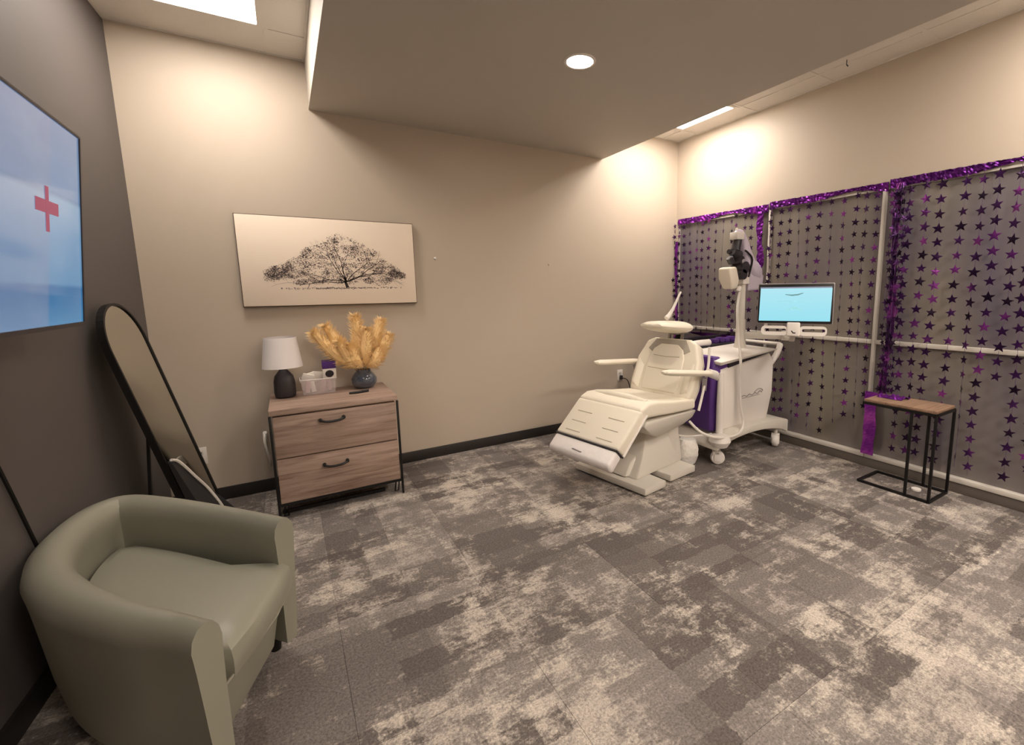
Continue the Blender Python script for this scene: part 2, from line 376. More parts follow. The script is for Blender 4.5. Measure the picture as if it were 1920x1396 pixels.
# ------------------------------------------------------------ star curtains
def star_mesh(R=.030, r=.0125, th=.0012):
    b = B(); pts = []
    for k in range(10):
        a = math.pi/2+k*math.pi/5; q = R if k % 2 == 0 else r; pts.append((0, q*math.cos(a), q*math.sin(a)))
    n = 10; vs_ = [(-th, 0, 0), (th, 0, 0)]+pts
    fs = [(0, 2+(k+1) % n, 2+k) for k in range(n)]+[(1, 2+k, 2+(k+1) % n) for k in range(n)]
    me = bpy.data.meshes.new('star'); me.from_pydata(vs_, [], fs); me.materials.append(M_star); return me
STAR = star_mesh()
def curtain(y_list, label, ends, xoff=-.036, header=None, sp=.092, size=1.0, extra=None, group='foil star curtains over the windows'):
    y_a, y_b = header
    t = root('star_curtain', (xoff, (y_a+y_b)/2, 2.13), label, 'curtain'); ROOT[t.name] = Vector(t.location)
    # crinkled foil header
    n = max(8, int(abs(y_b-y_a)/.012)); b = B(); rows = 5; vs_ = []
    for i in range(n+1):
        y = y_a+(y_b-y_a)*i/n
        sag = .010*math.sin(i*.13)+rng.uniform(-.004, .004)
        for j in range(rows):
            z = 2.138-.014*(i/n)-(.050+.016*math.sin(i*.07+1))*j/(rows-1)+sag*(j/(rows-1))
            vs_.append((xoff+.024+rng.uniform(-.005, .005), y, z+rng.uniform(-.002, .002)))
    m = len(vs_); vs2 = [(x+.003, y, z) for x, y, z in vs_]
    fs = [(i*rows+j, (i+1)*rows+j, (i+1)*rows+j+1, i*rows+j+1) for i in range(n) for j in range(rows-1)]
    fs2 = [tuple(m+k for k in reversed(f)) for f in fs]
    b.add(vs_+vs2, fs+fs2)
    make('foil_header', b, M_foil, t)
    cnt = 0
    for y, ze in zip(y_list, ends):
        ln = 2.085-ze; lean = rng.uniform(-.03, .03); x = xoff+rng.uniform(-.012, .012)
        pts = [(x+.004*math.sin(k*1.3+y*9), y+lean*(k/10)**1.5+.006*math.sin(k*.9+y*20), 2.085-ln*k/10) for k in range(11)]
        st = make('strand', B().tube(pts, .0011, 4), M_thread, t)
        k = 0; z = 2.085-sp*rng.uniform(.2, .7); tw = rng.uniform(-.5, .5)
        while z > ze-.005:
            f = (2.085-z)/ln*10; i0 = min(9, int(f)); q = f-i0
            px = pts[i0][0]*(1-q)+pts[i0+1][0]*q; py = pts[i0][1]*(1-q)+pts[i0+1][1]*q
            if cnt < 299:
                s = bpy.data.objects.new('star', STAR); C.objects.link(s); s.parent = st
                s.location = Vector((px-.002, py, z))-ROOT[t.name]
                tw += rng.uniform(-.35, .35)
                s.rotation_euler = (rng.uniform(-.25, .25), 0, tw*.9)
                g = size*rng.uniform(.88, 1.08); s.scale = (g, g, g); cnt += 1
            z -= sp*rng.uniform(.94, 1.06)
    return t
def ylist(a, b, n, j=.015): return [a+(b-a)*i/(n-1)+rng.uniform(-j, j) for i in range(n)]
y1 = ylist(-.07, -1.10, 13); 
c1 = curtain(y1, 'purple foil star curtain nearest the room corner, behind the machine pole', [rng.uniform(.25, .5) for _ in y1], header=(-.03, -1.16))
y2 = [-1.22, -1.30, -1.385, -1.47, -1.56, -1.645, -1.735, -1.84, -1.93, -2.0, -2.07]
c2 = curtain(y2, 'purple foil star curtain on the middle window, beside the monitor', [.30, .25, .212, .165, .2, .16, .2, .3, .35, .3, .4], header=(-1.17, -2.13))
y3 = [-2.285, -2.385, -2.475, -2.585, -2.672, -2.76, -2.85, -2.92, -2.99, -3.03]
c3 = curtain(y3, 'purple foil star curtain with the largest looking stars, behind the small side table', [.16, .22, .17, .19, .18, .15, .80, .2, .3, .2], header=(-2.14, -3.08), size=1.18)
# bunched strands and foil gathered where curtains meet
def bunch(par, yc, w, z0, z1, nstr, xo=-.045):
    for s_ in range(nstr):
        y = yc+(s_/(max(1, nstr-1))-.5)*w
        st = make('strand', B().tube([(xo, y, z1), (xo, y+.01, (z0+z1)/2), (xo, y, z0)], .0011, 4), M_thread, par)
        z = z1-rng.uniform(0, .05)
        while z > z0:
            s = bpy.data.objects.new('star', STAR); C.objects.link(s); s.parent = st
            s.location = Vector((xo+rng.uniform(-.015, .015), y+rng.uniform(-.012, .012), z))-ROOT[par.name]
            s.rotation_euler = (rng.uniform(-.6, .6), 0, rng.uniform(-.9, .9)); z -= .058
def streamer(par, yc, w, z0, z1, m, xo=-.035, name='foil_streamer', amp=1.0):
    n = 40; k = 6; vs_ = []
    for i in range(n+1):
        for j in range(k+1):
            vs_.append((xo+amp*rng.uniform(-.007, .007), yc+(j/k-.5)*w*(1+amp*.25*math.sin(i*.35))+amp*rng.uniform(-.004, .004)+amp*.01*math.sin(i*.2), z1+(z0-z1)*i/n))
    m_ = len(vs_); vs2 = [(x+.002, y, z) for x, y, z in vs_]
    fs = [(i*(k+1)+j, (i+1)*(k+1)+j, (i+1)*(k+1)+j+1, i*(k+1)+j+1) for i in range(n) for j in range(k)]
    make(name, B().add(vs_+vs2, fs+[tuple(m_+q for q in reversed(f)) for f in fs]), m, par)
bunch(c3, -2.225, .075, .55, 2.07, 4); streamer(c3, -2.215, .045, .55, 2.10, M_star); streamer(c3, -2.142, .085, .11, .60, M_foilb, -.05, amp=.3)
bunch(c1, -.055, .05, .75, 2.08, 2); streamer(c1, -.045, .035, .55, 1.9, M_foilb)
bunch(c2, -1.20, .03, 1.3, 2.07, 1); streamer(c1, -1.10, .06, 1.35, 2.05, M_foilb)
streamer(c1, -.62, .55, .82, .93, M_foil, -.04); 

# ------------------------------------------------------------ television on the left wall
TVt = root('television', (-4.40, -2.0, 1.28), 'wall mounted television with a blue picture and a red cross above the armchair', 'television')
tilt = math.atan2(.065, .67); tvM = Matrix.Translation((-4.385, -2.0, 1.285)) @ Matrix.Rotation(tilt, 4, 'Y')
ty0, ty1, th_ = -.60, .64, .688
make('body', B(tvM).box(-.055, -.006, ty0, ty1, 0, th_), M_black, TVt, bevel=.004)
fr = B(tvM); e = .008
fr.box(-.007, 0, ty0, ty1, 0, e+.006).box(-.007, 0, ty0, ty1, th_-e, th_).box(-.007, 0, ty0, ty0+e, e, th_-e).box(-.007, 0, ty1-e, ty1, e, th_-e)
make('bezel', fr, M_dark, TVt)
def tv_screen_mat():
    m = bpy.data.materials.new('tv_picture'); m.use_nodes = True; nt = m.node_tree; N = nt.nodes; L = nt.links; b = N['Principled BSDF']
    b.inputs['Base Color'].default_value = (.01, .01, .012, 1); b.inputs['Roughness'].default_value = .12
    uv = N.new('ShaderNodeUVMap'); sx = N.new('ShaderNodeSeparateXYZ'); L.new(uv.outputs[0], sx.inputs[0])
    r = N.new('ShaderNodeValToRGB'); e = r.color_ramp.elements   # over height: sky, horizon band, sea
    e[0].position = 0; e[0].color = lin((74, 150, 200)); e[1].position = 1; e[1].color = lin((126, 150, 188))
    for p, c in ((.13, (52, 130, 186)), (.20, (54, 126, 182)), (.22, (104, 160, 204)), (.45, (122, 168, 208)), (.62, (148, 182, 214)), (.645, (104, 146, 186)), (.66, (120, 156, 196))):
        x = e.new(p); x.color = lin(c)
    n = N.new('ShaderNodeTexNoise'); n.inputs['Scale'].default_value = 3.2; n.inputs['Detail'].default_value = 4; L.new(uv.outputs[0], n.inputs['Vector'])
    a = N.new('ShaderNodeMath'); a.operation = 'MULTIPLY_ADD'; L.new(n.outputs['Fac'], a.inputs[0]); a.inputs[1].default_value = .04; 
    s2 = N.new('ShaderNodeMath'); s2.operation = 'ADD'; L.new(sx.outputs['Y'], s2.inputs[0]); s2.inputs[1].default_value = -.02; L.new(s2.outputs[0], a.inputs[2])
    L.new(a.outputs[0], r.inputs[0])
    # reflection painted in as a paler wash over the left three quarters, slanted edge
    st = N.new('ShaderNodeMath'); st.operation = 'MULTIPLY_ADD'; L.new(sx.outputs['Y'], st.inputs[0]); st.inputs[1].default_value = -.06; L.new(sx.outputs['X'], st.inputs[2])
    mr = N.new('ShaderNodeMapRange'); L.new(st.outputs[0], mr.inputs['Value']); mr.inputs['From Min'].default_value = .735; mr.inputs['From Max'].default_value = .755
    mx = N.new('ShaderNodeMix'); mx.data_type = 'RGBA'; L.new(mr.outputs[0], mx.inputs['Factor'])
    wash = N.new('ShaderNodeMix'); wash.data_type = 'RGBA'; wash.inputs['Factor'].default_value = .38; L.new(r.outputs[0], wash.inputs['A']); wash.inputs['B'].default_value = lin((150, 156, 184))
    L.new(wash.outputs['Result'], mx.inputs['A']); L.new(r.outputs[0], mx.inputs['B'])
    # cloud
    n2 = N.new('ShaderNodeTexNoise'); n2.inputs['Scale'].default_value = 5; n2.inputs['Detail'].default_value = 6; L.new(uv.outputs[0], n2.inputs['Vector'])
    m2 = N.new('ShaderNodeMapRange'); L.new(n2.outputs['Fac'], m2.inputs['Value']); m2.inputs['From Min'].default_value = .5; m2.inputs['From Max'].default_value = .75; m2.inputs['To Max'].default_value = .18
    mc = N.new('ShaderNodeMix'); mc.data_type = 'RGBA'; L.new(m2.outputs[0], mc.inputs['Factor']); L.new(mx.outputs['Result'], mc.inputs['A']); mc.inputs['B'].default_value = lin((186, 206, 222))
    L.new(mc.outputs['Result'], b.inputs['Emission Color']); b.inputs['Emission Strength'].default_value = .46
    return m
iM = tvM.inverted()
def tvuv(p):
    q = iM @ Vector(p); return ((q.y-ty0)/(ty1-ty0), q.z/th_)
scr = make('screen', B(tvM).add([(-.004, ty0+e, e), (-.004, ty1-e, e), (-.004, ty1-e, th_-e), (-.004, ty0+e, th_-e)], [(0, 1, 2, 3)]), tv_screen_mat(), TVt, uv=tvuv)
yc, zc = .345, .395
M_red = mat('red_symbol', (60, 20, 30), .5, emit=.5, ecol=(172, 84, 108))
make('red_cross_symbol', B(tvM).box(-.0035, -.0025, yc-.013, yc+.011, zc-.080, zc+.062).box(-.0035, -.0026, yc-.085, yc+.085, zc-.022, zc+.018), M_red, TVt, label='flat red cross shown on the screen')
make('wall_mount', B().box(-4.60, -4.43, -2.25, -1.75, 1.45, 1.75), M_black, TVt)
pts = catmull([(xl(-1.9)+.012, -1.93, 1.34), (xl(-1.85)+.012, -1.80, 1.20), (xl(-1.7)+.012, -1.70, .98), (xl(-1.6)+.012, -1.56, .62), (xl(-1.5)+.012, -1.50, .40), (xl(-1.5)+.012, -1.5, .12)], 5)
make('power_cord', B().tube(pts, .006, 6), M_black, TVt, smooth=True)
thing('wall_scuff', B().tube([(xl(-.6)+.003, -.645, 2.15), (xl(-.6)+.003, -.63, 2.10), (xl(-.6)+.003, -.61, 2.08)], [.006, .011, .006], 8, flat=.3), M_scuff, 'small white filler smear on the dark wall right of the television', 'mark')

# ------------------------------------------------------------ outlets
def outlet(name, M, label, plug=None):
    t = root(name, tuple(M.translation), label, 'outlet')
    make('cover_plate', B(M).box(-.036, .036, -.006, 0, -.058, .058), M_white, t, bevel=.003)
    for s in (-1, 1):
        so = make('socket', B(M).box(-.017, .017, -.009, -.005, s*.022-.014, s*.022+.014), M_offwhite, t, bevel=.002)
        make('slot', B(M).box(-.009, -.006, -.0095, -.008, s*.022-.004, s*.022+.007).box(.006, .009, -.0095, -.008, s*.022-.004, s*.022+.007), M_dark, so)
    return t
outlet('wall_outlet', Matrix.Translation((-.79, 0, .49)), 'white wall outlet with a plug under the far armrest of the exam chair')
outlet('wall_outlet', Matrix.Translation((xl(-1.95), -1.95, .40)) @ Matrix.Rotation(math.pi/2, 4, 'Z'), 'white wall outlet on the dark wall behind the armchair')
outlet('wall_outlet', Matrix.Translation((-4.30, 0, .33)), 'white wall outlet on the back wall beside the leaning mirror')
t = root('power_plug', (-.79, -.03, .46), 'dark power plug with a curved cord beneath the far armrest', 'plug')
make('plug_body', B().box(-.803, -.777, -.04, -.01, .445, .49), M_dark, t, bevel=.004)
make('cord', B().tube(catmull([(-.775, -.03, .46), (-.73, -.05, .44), (-.70, -.06, .36), (-.66, -.07, .2), (-.64, -.08, .02)], 5), .005, 6), M_black, t, smooth=True)
t = root('adapter', (-3.915, -.1, .33), 'white plug adapter and cord hanging at the left side of the dresser', 'adapter')
make('adapter_body', B().box(-3.945, -3.92, -.075, -.01, .375, .44), M_white, t, bevel=.006)
make('cord', B().tube(catmull([(-3.932, -.075, .43), (-3.935, -.12, .40), (-3.928, -.13, .33), (-3.915, -.11, .25), (-3.92, -.06, .2)], 5), .009, 8), M_cable, t, smooth=True)
thing('pushpin', B().lathe([(.012, 0), (.010, .006), (.004, .012)], (0, 0, 0), 12), M_white, 'small white hook stuck on the back wall right of the tree picture', 'hook', smooth=True)
o = bpy.data.objects['pushpin']; o.rotation_euler = (math.pi/2, 0, 0); o.location = (-2.875+.0, 0, 1.66)
o.location = (-2.672, 0, 1.66)
thing('wall_mark', B().tube([(-1.63, -.001, 1.635), (-1.62, -.001, 1.62)], .006, 8, flat=.3), M_scuff, 'faint pale filler dot on the back wall above the exam chair', 'mark')

# ------------------------------------------------------------ canvas picture
cx0, cx1, cz0, cz1 = -3.969, -2.848, 1.311, 1.913
t = root('canvas_picture', ((cx0+cx1)/2, -.02, cz0), 'wide cream canvas with an ink drawing of a spreading tree', 'picture')
make('canvas', B().box(cx0, cx1, -.042, -.002, cz0, cz1), M_canvas, t, bevel=.003)
make('edge_shadow', B().box(cx0-.004, cx1+.004, -.034, -.001, cz0-.006, cz1+.005), mat('shadow_brown', (84, 66, 52), .6), t)  # brown rim put in as the shade around the canvas edge
def tree_print():
    w, h = cx1-cx0, cz1-cz0; layers = [B(), B(), B()]
    def P(u, v, d): return (cx0+u*w, -.0424-d, cz0+v*h)
    def top(u):   # crown outline
        ks = [(.12, .36), (.2, .47), (.27, .50), (.31, .57), (.36, .66), (.40, .74), (.45, .72), (.5, .78), (.55, .86), (.6, .80), (.66, .72), (.71, .66), (.75, .67), (.78, .56), (.84, .48), (.88, .42), (.93, .32)]
        for (a, x), (b_, y) in zip(ks, ks[1:]):
            if a <= u <= b_: return x+(y-x)*(u-a)/(b_-a)
        return 0
    def bot(u): return .25 if .28 < u < .84 else .31
    R = random.Random(5)
    def dab(L, u, v, s, d):
        n = R.choice((4, 5, 6)); a0 = R.uniform(0, 6.28); sq = R.uniform(.35, 1)
        L.add([P(u+s*math.cos(a0+k*6.283/n)*R.uniform(.5, 1.2)/w, v+s*sq*math.sin(a0+k*6.283/n)*R.uniform(.5, 1.2)/h, d) for k in range(n)], [tuple(range(n))])
    # clumps of foliage
    cl = []
    for _ in range(420):
        u = R.uniform(.13, .92); t_, b_ = top(u), bot(u)
        if t_ > b_+.02: cl.append((u, R.uniform(b_, t_), R.uniform(.014, .034)))
    for (u, v, s) in cl:
        dk = R.random()
        for _ in range(24):
            a = R.uniform(0, 6.283); q = math.sqrt(R.random())*s
            uu, vv = u+q*math.cos(a), v+q*math.sin(a)*1.2
            k = 0 if R.random() < .22+.25*dk else (1 if R.random() < .55 else 2)
            dab(layers[k], uu, vv, R.uniform(.0010, .0042), .0002*(3-k)+(.0006 if k else .0009))
    # trunk and branches
    def branch(u, v, ang, ln, th, dep):
        segs = 5; p = (u, v)
        for k in range(segs):
            ang += R.uniform(-.28, .28); q = (p[0]+ln/segs*math.cos(ang)/w, p[1]+ln/segs*math.sin(ang)/h)
            t1 = th*(1-k/segs*.6); nx, ny = -math.sin(ang), math.cos(ang); t2 = th*(1-(k+1)/segs*.6)
            layers[0 if dep < 3 else 1].add([P(p[0]-nx*t1/w, p[1]-ny*t1/h, .0007), P(q[0]-nx*t2/w, q[1]-ny*t2/h, .0007), P(q[0]+nx*t2/w, q[1]+ny*t2/h, .0007), P(p[0]+nx*t1/w, p[1]+ny*t1/h, .0007)], [(0, 1, 2, 3)])
            p = q
            if p[0] < .11 or p[0] > .93 or p[1] > top(min(.92, max(.13, p[0])))+.01 or p[1] < .22: return
            if dep < 5 and k > 0 and R.random() < .75: branch(p[0], p[1], ang+R.choice((-1, 1))*R.uniform(.4, .9), ln*.6, t2*.6, dep+1)
    branch(.565, .2, math.pi/2, .08, .011, 0)
    for a in (.08, .35, .75, 1.2, 1.6, 2.0, 2.45, 2.8, 3.05): branch(.565, .27, a, .30 if a < .4 or a > 2.7 else .24, .0028, 1)
    for _ in range(320):
        u = min(.9, max(.2, R.gauss(.54, .17))); dab(layers[R.choice((1, 2, 2))], u, .195+R.gauss(0, .006), R.uniform(.002, .006), .0003)
    for k, n_ in enumerate(('dark_ink', 'grey_ink', 'pale_ink')): make('tree_drawing', layers[k], M_ink[k], t, kind='stuff')
tree_print()

# ------------------------------------------------------------ dresser
dx0, dx1, dy0, dy1, dz = -3.872, -3.150, -.585, -.03, .700
t = root('dresser', ((dx0+dx1)/2, (dy0+dy1)/2, 0), 'two drawer rustic oak cabinet with black metal edges below the tree picture', 'cabinet')
dres = t
make('top_board', B().box(dx0-.006, dx1+.006, dy0-.008, dy1, dz-.035, dz), M_wood, t, bevel=.004)
make('carcass', B().box(dx0+.012, dx1-.012, dy0+.02, dy1-.002, .105, dz-.036), M_wood2, t)
for z0, z1 in ((.395, .655), (.108, .388)):
    dr = make('drawer', B().box(dx0+.010, dx1-.010, dy0-.004, dy0+.019, z0, z1), M_wood, t, bevel=.003)
    hx = -3.545; hz = z0+(.205 if z0 > .3 else .20)
    hb = B().tube(catmull([(hx-.072, dy0-.026, hz+.004), (hx-.04, dy0-.034, hz-.006), (hx, dy0-.036, hz-.008), (hx+.04, dy0-.034, hz-.004), (hx+.072, dy0-.026, hz+.006)], 4), .0075, 8)
    hb.tube([(hx-.066, dy0-.003, hz+.002), (hx-.066, dy0-.034, hz+.002)], [.012, .008], 8).tube([(hx+.066, dy0-.003, hz+.004), (hx+.066, dy0-.034, hz+.004)], [.012, .008], 8)
    make('handle', hb, M_black, dr, smooth=True)
fr = B()
for x in (dx0-.002, dx1+.002):
    for y in (dy0-.002, dy1-.012):
        make('leg', B().bar((x, y, 0), (x, y, dz-.036), .014), M_black, t, bevel=.002)
    make('side_rail', B().bar((x, dy0, .095), (x, dy1-.012, .095), .014), M_black, t)
make('bottom_rail', B().box(dx0, dx1, dy0+.0, dy0+.012, .088, .106), M_black, t)
for x in (dx0+.03, dx1-.03):
    make('hairpin_brace', B().tube([(x, dy0+.04, .10), (x-.012, dy0+.055, .005), (x+.012, dy0+.055, .005), (x+.02, dy0+.04, .10)], .005, 6), M_black, t)
make('floor_rail', B().bar((dx0+.01, dy0+.10, .016), (dx1-.1, dy0+.10, .016), .02), M_black, t)

# ------------------------------------------------------------ things on the dresser
lx, ly = -3.785, -.19
t = root('table_lamp', (lx, ly, dz), 'small table lamp with a white tapered shade and black ceramic base', 'lamp')
make('lamp_base', B().lathe([(.050, 0), (.060, .008), (.064, .04), (.062, .11), (.054, .145), (.028, .180), (.018, .195), (.018, .205)], (lx, ly, dz), 28, sq=3), M_pot, t, smooth=True)
make('stem', B().lathe([(.008, .20), (.008, .30)], (lx, ly, dz), 10), M_chrome, t)
sh = [[(lx+r*math.cos(a), ly+r*math.sin(a), dz+z) for a in [2*math.pi*k/40 for k in range(40)]] for r, z in ((.118, .205), (.094, .405), (.092, .405), (.116, .205))]
make('lamp_shade', B().loft(sh, caps=False, closed=True), M_shade, t, smooth=True)
make('spider', B().bar((lx-.09, ly, dz+.30+.09), (lx+.09, ly, dz+.39), .003).bar((lx, ly-.09, dz+.39), (lx, ly+.09, dz+.39), .003).bar((lx, ly, dz+.29), (lx, ly, dz+.39), .006), M_chrome, t)
# clear bin with packets
bx0, bx1, by0, by1 = -3.695, -3.475, -.235, -.09
t = root('clear_bin', ((bx0+bx1)/2, (by0+by1)/2, dz), 'clear plastic bin of packets between the lamp and the vase', 'bin')
b = B(); lo, hi = .008, -.010
def ringr(x0, x1, y0, y1, z): return [(x0, y0, z), (x1, y0, z), (x1, y1, z), (x0, y1, z)]
b.loft([ringr(bx0+.012, bx1-.012, by0+.01, by1-.01, dz+.001), ringr(bx0, bx1, by0, by1, dz+.105), ringr(bx0+.003, bx1-.003, by0+.003, by1-.003, dz+.105), ringr(bx0+.015, bx1-.015, by0+.013, by1-.013, dz+.004)])
make('bin_body', b, M_bin, t)
make('bin_rim', B().tube([(bx0, by0, dz+.105), (bx1, by0, dz+.105), (bx1, by1, dz+.105), (bx0, by1, dz+.105), (bx0, by0, dz+.105)], .003, 6), M_white, t)
for k, (x, z, m_, w_, h_, tl) in enumerate(((-3.655, .012, M_pinkp, .03, .08, .1), (-3.615, .010, M_paper, .03, .075, -.15), (-3.565, .010, M_pinkp, .035, .085, .1), (-3.518, .010, M_pinkp, .03, .08, -.1))):
    MM = Matrix.Translation((x, -.20+.02*(k % 2), dz+z)) @ Matrix.Rotation(tl, 4, 'Y')
    thing('snack_packet', B(MM).box(-w_/2, w_/2, -.006, .006, 0, h_), m_, ['pink packet standing at the lamp end inside the clear bin', 'white packet inside the clear bin, second from the lamp', 'pale pink packet in the middle of the clear bin', 'pink packet at the vase end inside the clear bin'][k], 'packet', bevel=.003)
for k, (x, z, a) in enumerate(((-3.665, .10, .35), (-3.63, .102, -.2), (-3.59, .105, .12))):
    MM = Matrix.Translation((x, -.165+.012*k, dz+z-.03)) @ Matrix.Rotation(a, 4, 'Y') @ Matrix.Rotation(.3, 4, 'X')
    thing('paper_packet', B(MM).box(-.034, .034, -.005, .005, 0, .078), M_paper, ['crumpled white packet sticking out of the bin nearest the lamp', 'white packet sticking up in the middle of the bin', 'flat white packet sticking up beside the purple box'][k], 'packet', bevel=.003)
t = root('purple_box', (-3.51, -.165, dz+.06), 'small purple and white carton with a dark round picture, standing in the bin', 'box')
MM = Matrix.Translation((-3.512, -.16, dz+.092)) @ Matrix.Rotation(.25, 4, 'X')
make('carton', B(MM).box(-.042, .042, -.022, .022, 0, .085), M_paper, t, bevel=.002)
make('lid', B(MM).box(-.043, .043, -.023, .023, .083, .135), M_purple, t, bevel=.002)
make('printed_photo', B(MM @ Matrix.Translation((0, -.0225, .045)) @ Matrix.Rotation(math.pi/2, 4, 'X')).lathe([(.027, 0), (.027, .0006)], (0, 0, 0), 20), M_dark, t)
# vase and pampas
vx, vy = -3.29, -.175
t = root('glass_vase', (vx, vy, dz), 'round smoked blue glass vase on the dresser', 'vase')
pf = [(.045, 0), (.070, .012), (.088, .045), (.087, .075), (.068, .105), (.050, .125), (.050, .135), (.046, .135), (.046, .124), (.063, .103), (.082, .073), (.082, .046), (.066, .016), (.04, .008)]
make('vase_body', B().lathe(pf, (vx, vy, dz), 32), M_vase, t, smooth=True)
make('dark_base', B().lathe([(.04, .009), (.064, .018), (.078, .044), (.074, .052), (.03, .050)], (vx, vy, dz), 28), mat('vase_fill', (120, 134, 160), .3), t, smooth=True)
pl_ = [(-.40, .43, 'reaching furthest left towards the lamp', -.03), (-.29, .47, 'leaning left, second from the left', .02), (-.20, .36, 'short and bushy at the left', -.05), (-.035, .53, 'tallest and upright in the middle', .0),
       (.05, .43, 'upright just right of the tallest one', -.05), (.20, .49, 'tilted right with a broad flat tip', .02), (.25, .38, 'leaning furthest right', -.03), (.155, .30, 'short and low at the right of the vase mouth', -.06), (-.11, .33, 'short, hanging low over the purple box', -.06)]
for k, (ox, hgt, lb, oy) in enumerate(pl_):
    R = random.Random(20+k); ox *= .75
    p0 = Vector((vx+ox*.04, vy, dz+.02)); p1 = Vector((vx+ox*.20, vy+oy*.3, dz+.15)); p2 = Vector((vx+ox*.62, vy+oy, dz+hgt*.65)); p3 = Vector((vx+ox, vy+oy, dz+hgt))
    path = catmull([p0, p1, p2, p3], 8)
    tt = root('pampas_plume', tuple(p0), 'golden dried pampas plume '+lb, 'dried grass', 'pampas plumes in the vase')
    make('stem', B().tube(path, [.003]*len(path), 5), M_stem, tt)
    b = B(); n0 = 8
    core = [p for p in path[n0:]]
    rr = [.012+.026*math.sin(math.pi*min(1, (i+.5)/len(core)))**.7-(.010 if i == len(core)-1 else 0)-(.022 if i == len(core)-1 else 0) for i in range(len(core))]
    rr = [max(.002, x) for x in rr]; rr[0] = .004
    b.tube(core, rr, 8)
    for _ in range(760):
        f = R.random()**.85; i = min(len(core)-2, int(f*(len(core)-1))); p = core[i].lerp(core[i+1], R.random()); d = (core[i+1]-core[i]).normalized()
        a = R.uniform(0, 6.283); u = d.orthogonal().normalized(); v = d.cross(u); rad = u*math.cos(a)+v*math.sin(a)
        ln = R.uniform(.05, .095)*(1.0 if f < .8 else 1.0-.4*(f-.8)*5)
        tip = p+rad*ln*.72+d*ln*.62+Vector((R.gauss(0, .004), R.gauss(0, .004), R.gauss(0, .004)-.004)); sd = d.cross(rad).normalized()*R.uniform(.0012, .003)
        b.add([p-sd, p+sd, tip.lerp(p, .3)+rad*.004+sd, tip], [(0, 1, 2), (0, 2, 3)])
    make('plume', b, M_pampas, tt, kind='stuff')
t = root('pen', (-3.35, -.36, dz), 'short black pen lying on the dresser top in front of the vase', 'pen')
make('barrel', B().tube([(-3.415, -.365, dz+.008), (-3.36, -.368, dz+.008), (-3.29, -.355, dz+.009)], [.007, .0085, .007], 8), M_black, t, smooth=True)
make('clip', B().tube([(-3.335, -.360, dz+.017), (-3.285, -.350, dz+.016)], .0025, 6), M_dark, t)

# ------------------------------------------------------------ arched mirror leaning in the corner
mb = Vector((-4.16, -.61, .0)); mt = Vector((-4.455, -.703, 1.358))
up = (mt-mb).normalized(); wv = Vector((.119, .993, 0)).normalized(); wv = (wv-up*wv.dot(up)).normalized(); nn = wv.cross(up)
if nn.x < 0: nn = -nn
Lm = (mt-mb).length; hw = .22
mM = Matrix(((wv.x, up.x, nn.x, mb.x), (wv.y, up.y, nn.y, mb.y), (wv.z, up.z, nn.z, mb.z), (0, 0, 0, 1)))
def arch(hw, y0, y1, n=20): return [(hw, y0), ]+[(hw*math.cos(a), y1-hw+hw*math.sin(a)) for a in [math.pi*k/n for k in range(n+1)]]+[(-hw, y0)]
t = root('standing_mirror', tuple((mb+mt)/2*1.0-Vector((0, 0, .7))), 'tall arched mirror in a thin black frame leaning in the left corner', 'mirror')
o1 = arch(hw, 0, Lm); i1 = arch(hw-.012, .012, Lm-.012); n = len(o1)
b = B(mM); b.add([(x, y, 0) for x, y in o1]+[(x, y, -.028) for x, y in o1]+[(x, y, 0) for x, y in i1]+[(x, y, -.028) for x, y in i1],
    [f for k in range(n) for f in ((k, (k+1) % n, n+(k+1) % n, n+k), (k, 2*n+k, 2*n+(k+1) % n, (k+1) % n), (2*n+k, 3*n+k, 3*n+(k+1) % n, 2*n+(k+1) % n), (n+k, n+(k+1) % n, 3*n+(k+1) % n, 3*n+k))])
make('frame', b, M_black, t)
i2 = arch(hw-.011, .011, Lm-.011)
b = B(mM); b.add([(x, y, -.006) for x, y in i2]+[(x, y, -.012) for x, y in i2], [tuple(range(n)), tuple(range(2*n-1, n-1, -1))]+[(k, (k+1) % n, n+(k+1) % n, n+k) for k in range(n)])
make('mirror_glass', b, mat('mirror_silver', (214, 212, 204), .03, 1.0), t)
make('back_board', B(mM).box(-hw+.02, hw-.02, .03, Lm-.25, -.020, -.014), M_black, t)
lg = mM @ Vector((-hw*.5, .85, -.02))
make('easel_leg', B().bar(lg, (lg.x-.06, lg.y-.02, 0.005), .02, .012), M_black, t)
reflt = root('mirror_reflection_panel', tuple(mM @ Vector((0, .02, .03))), 'black panel with a white cord standing in for the reflection low in the arched mirror', 'bag')  # solid stand-in for the dark reflection in the lower mirror
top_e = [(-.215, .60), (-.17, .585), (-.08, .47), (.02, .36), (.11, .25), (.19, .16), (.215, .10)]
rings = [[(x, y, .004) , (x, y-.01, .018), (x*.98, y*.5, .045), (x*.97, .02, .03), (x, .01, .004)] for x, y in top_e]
make('dark_reflection', B(mM).loft(rings), mat('reflection_black', (30, 27, 28), .85), reflt, smooth=True)
make('reflected_cord', B(mM).tube(catmull([(-.205, .60, .018), (-.15, .56, .024), (-.07, .43, .03), (.0, .31, .036), (.03, .2, .045), (.05, .12, .046), (.09, .03, .04)], 4), .0075, 6), M_cable, reflt, smooth=True)
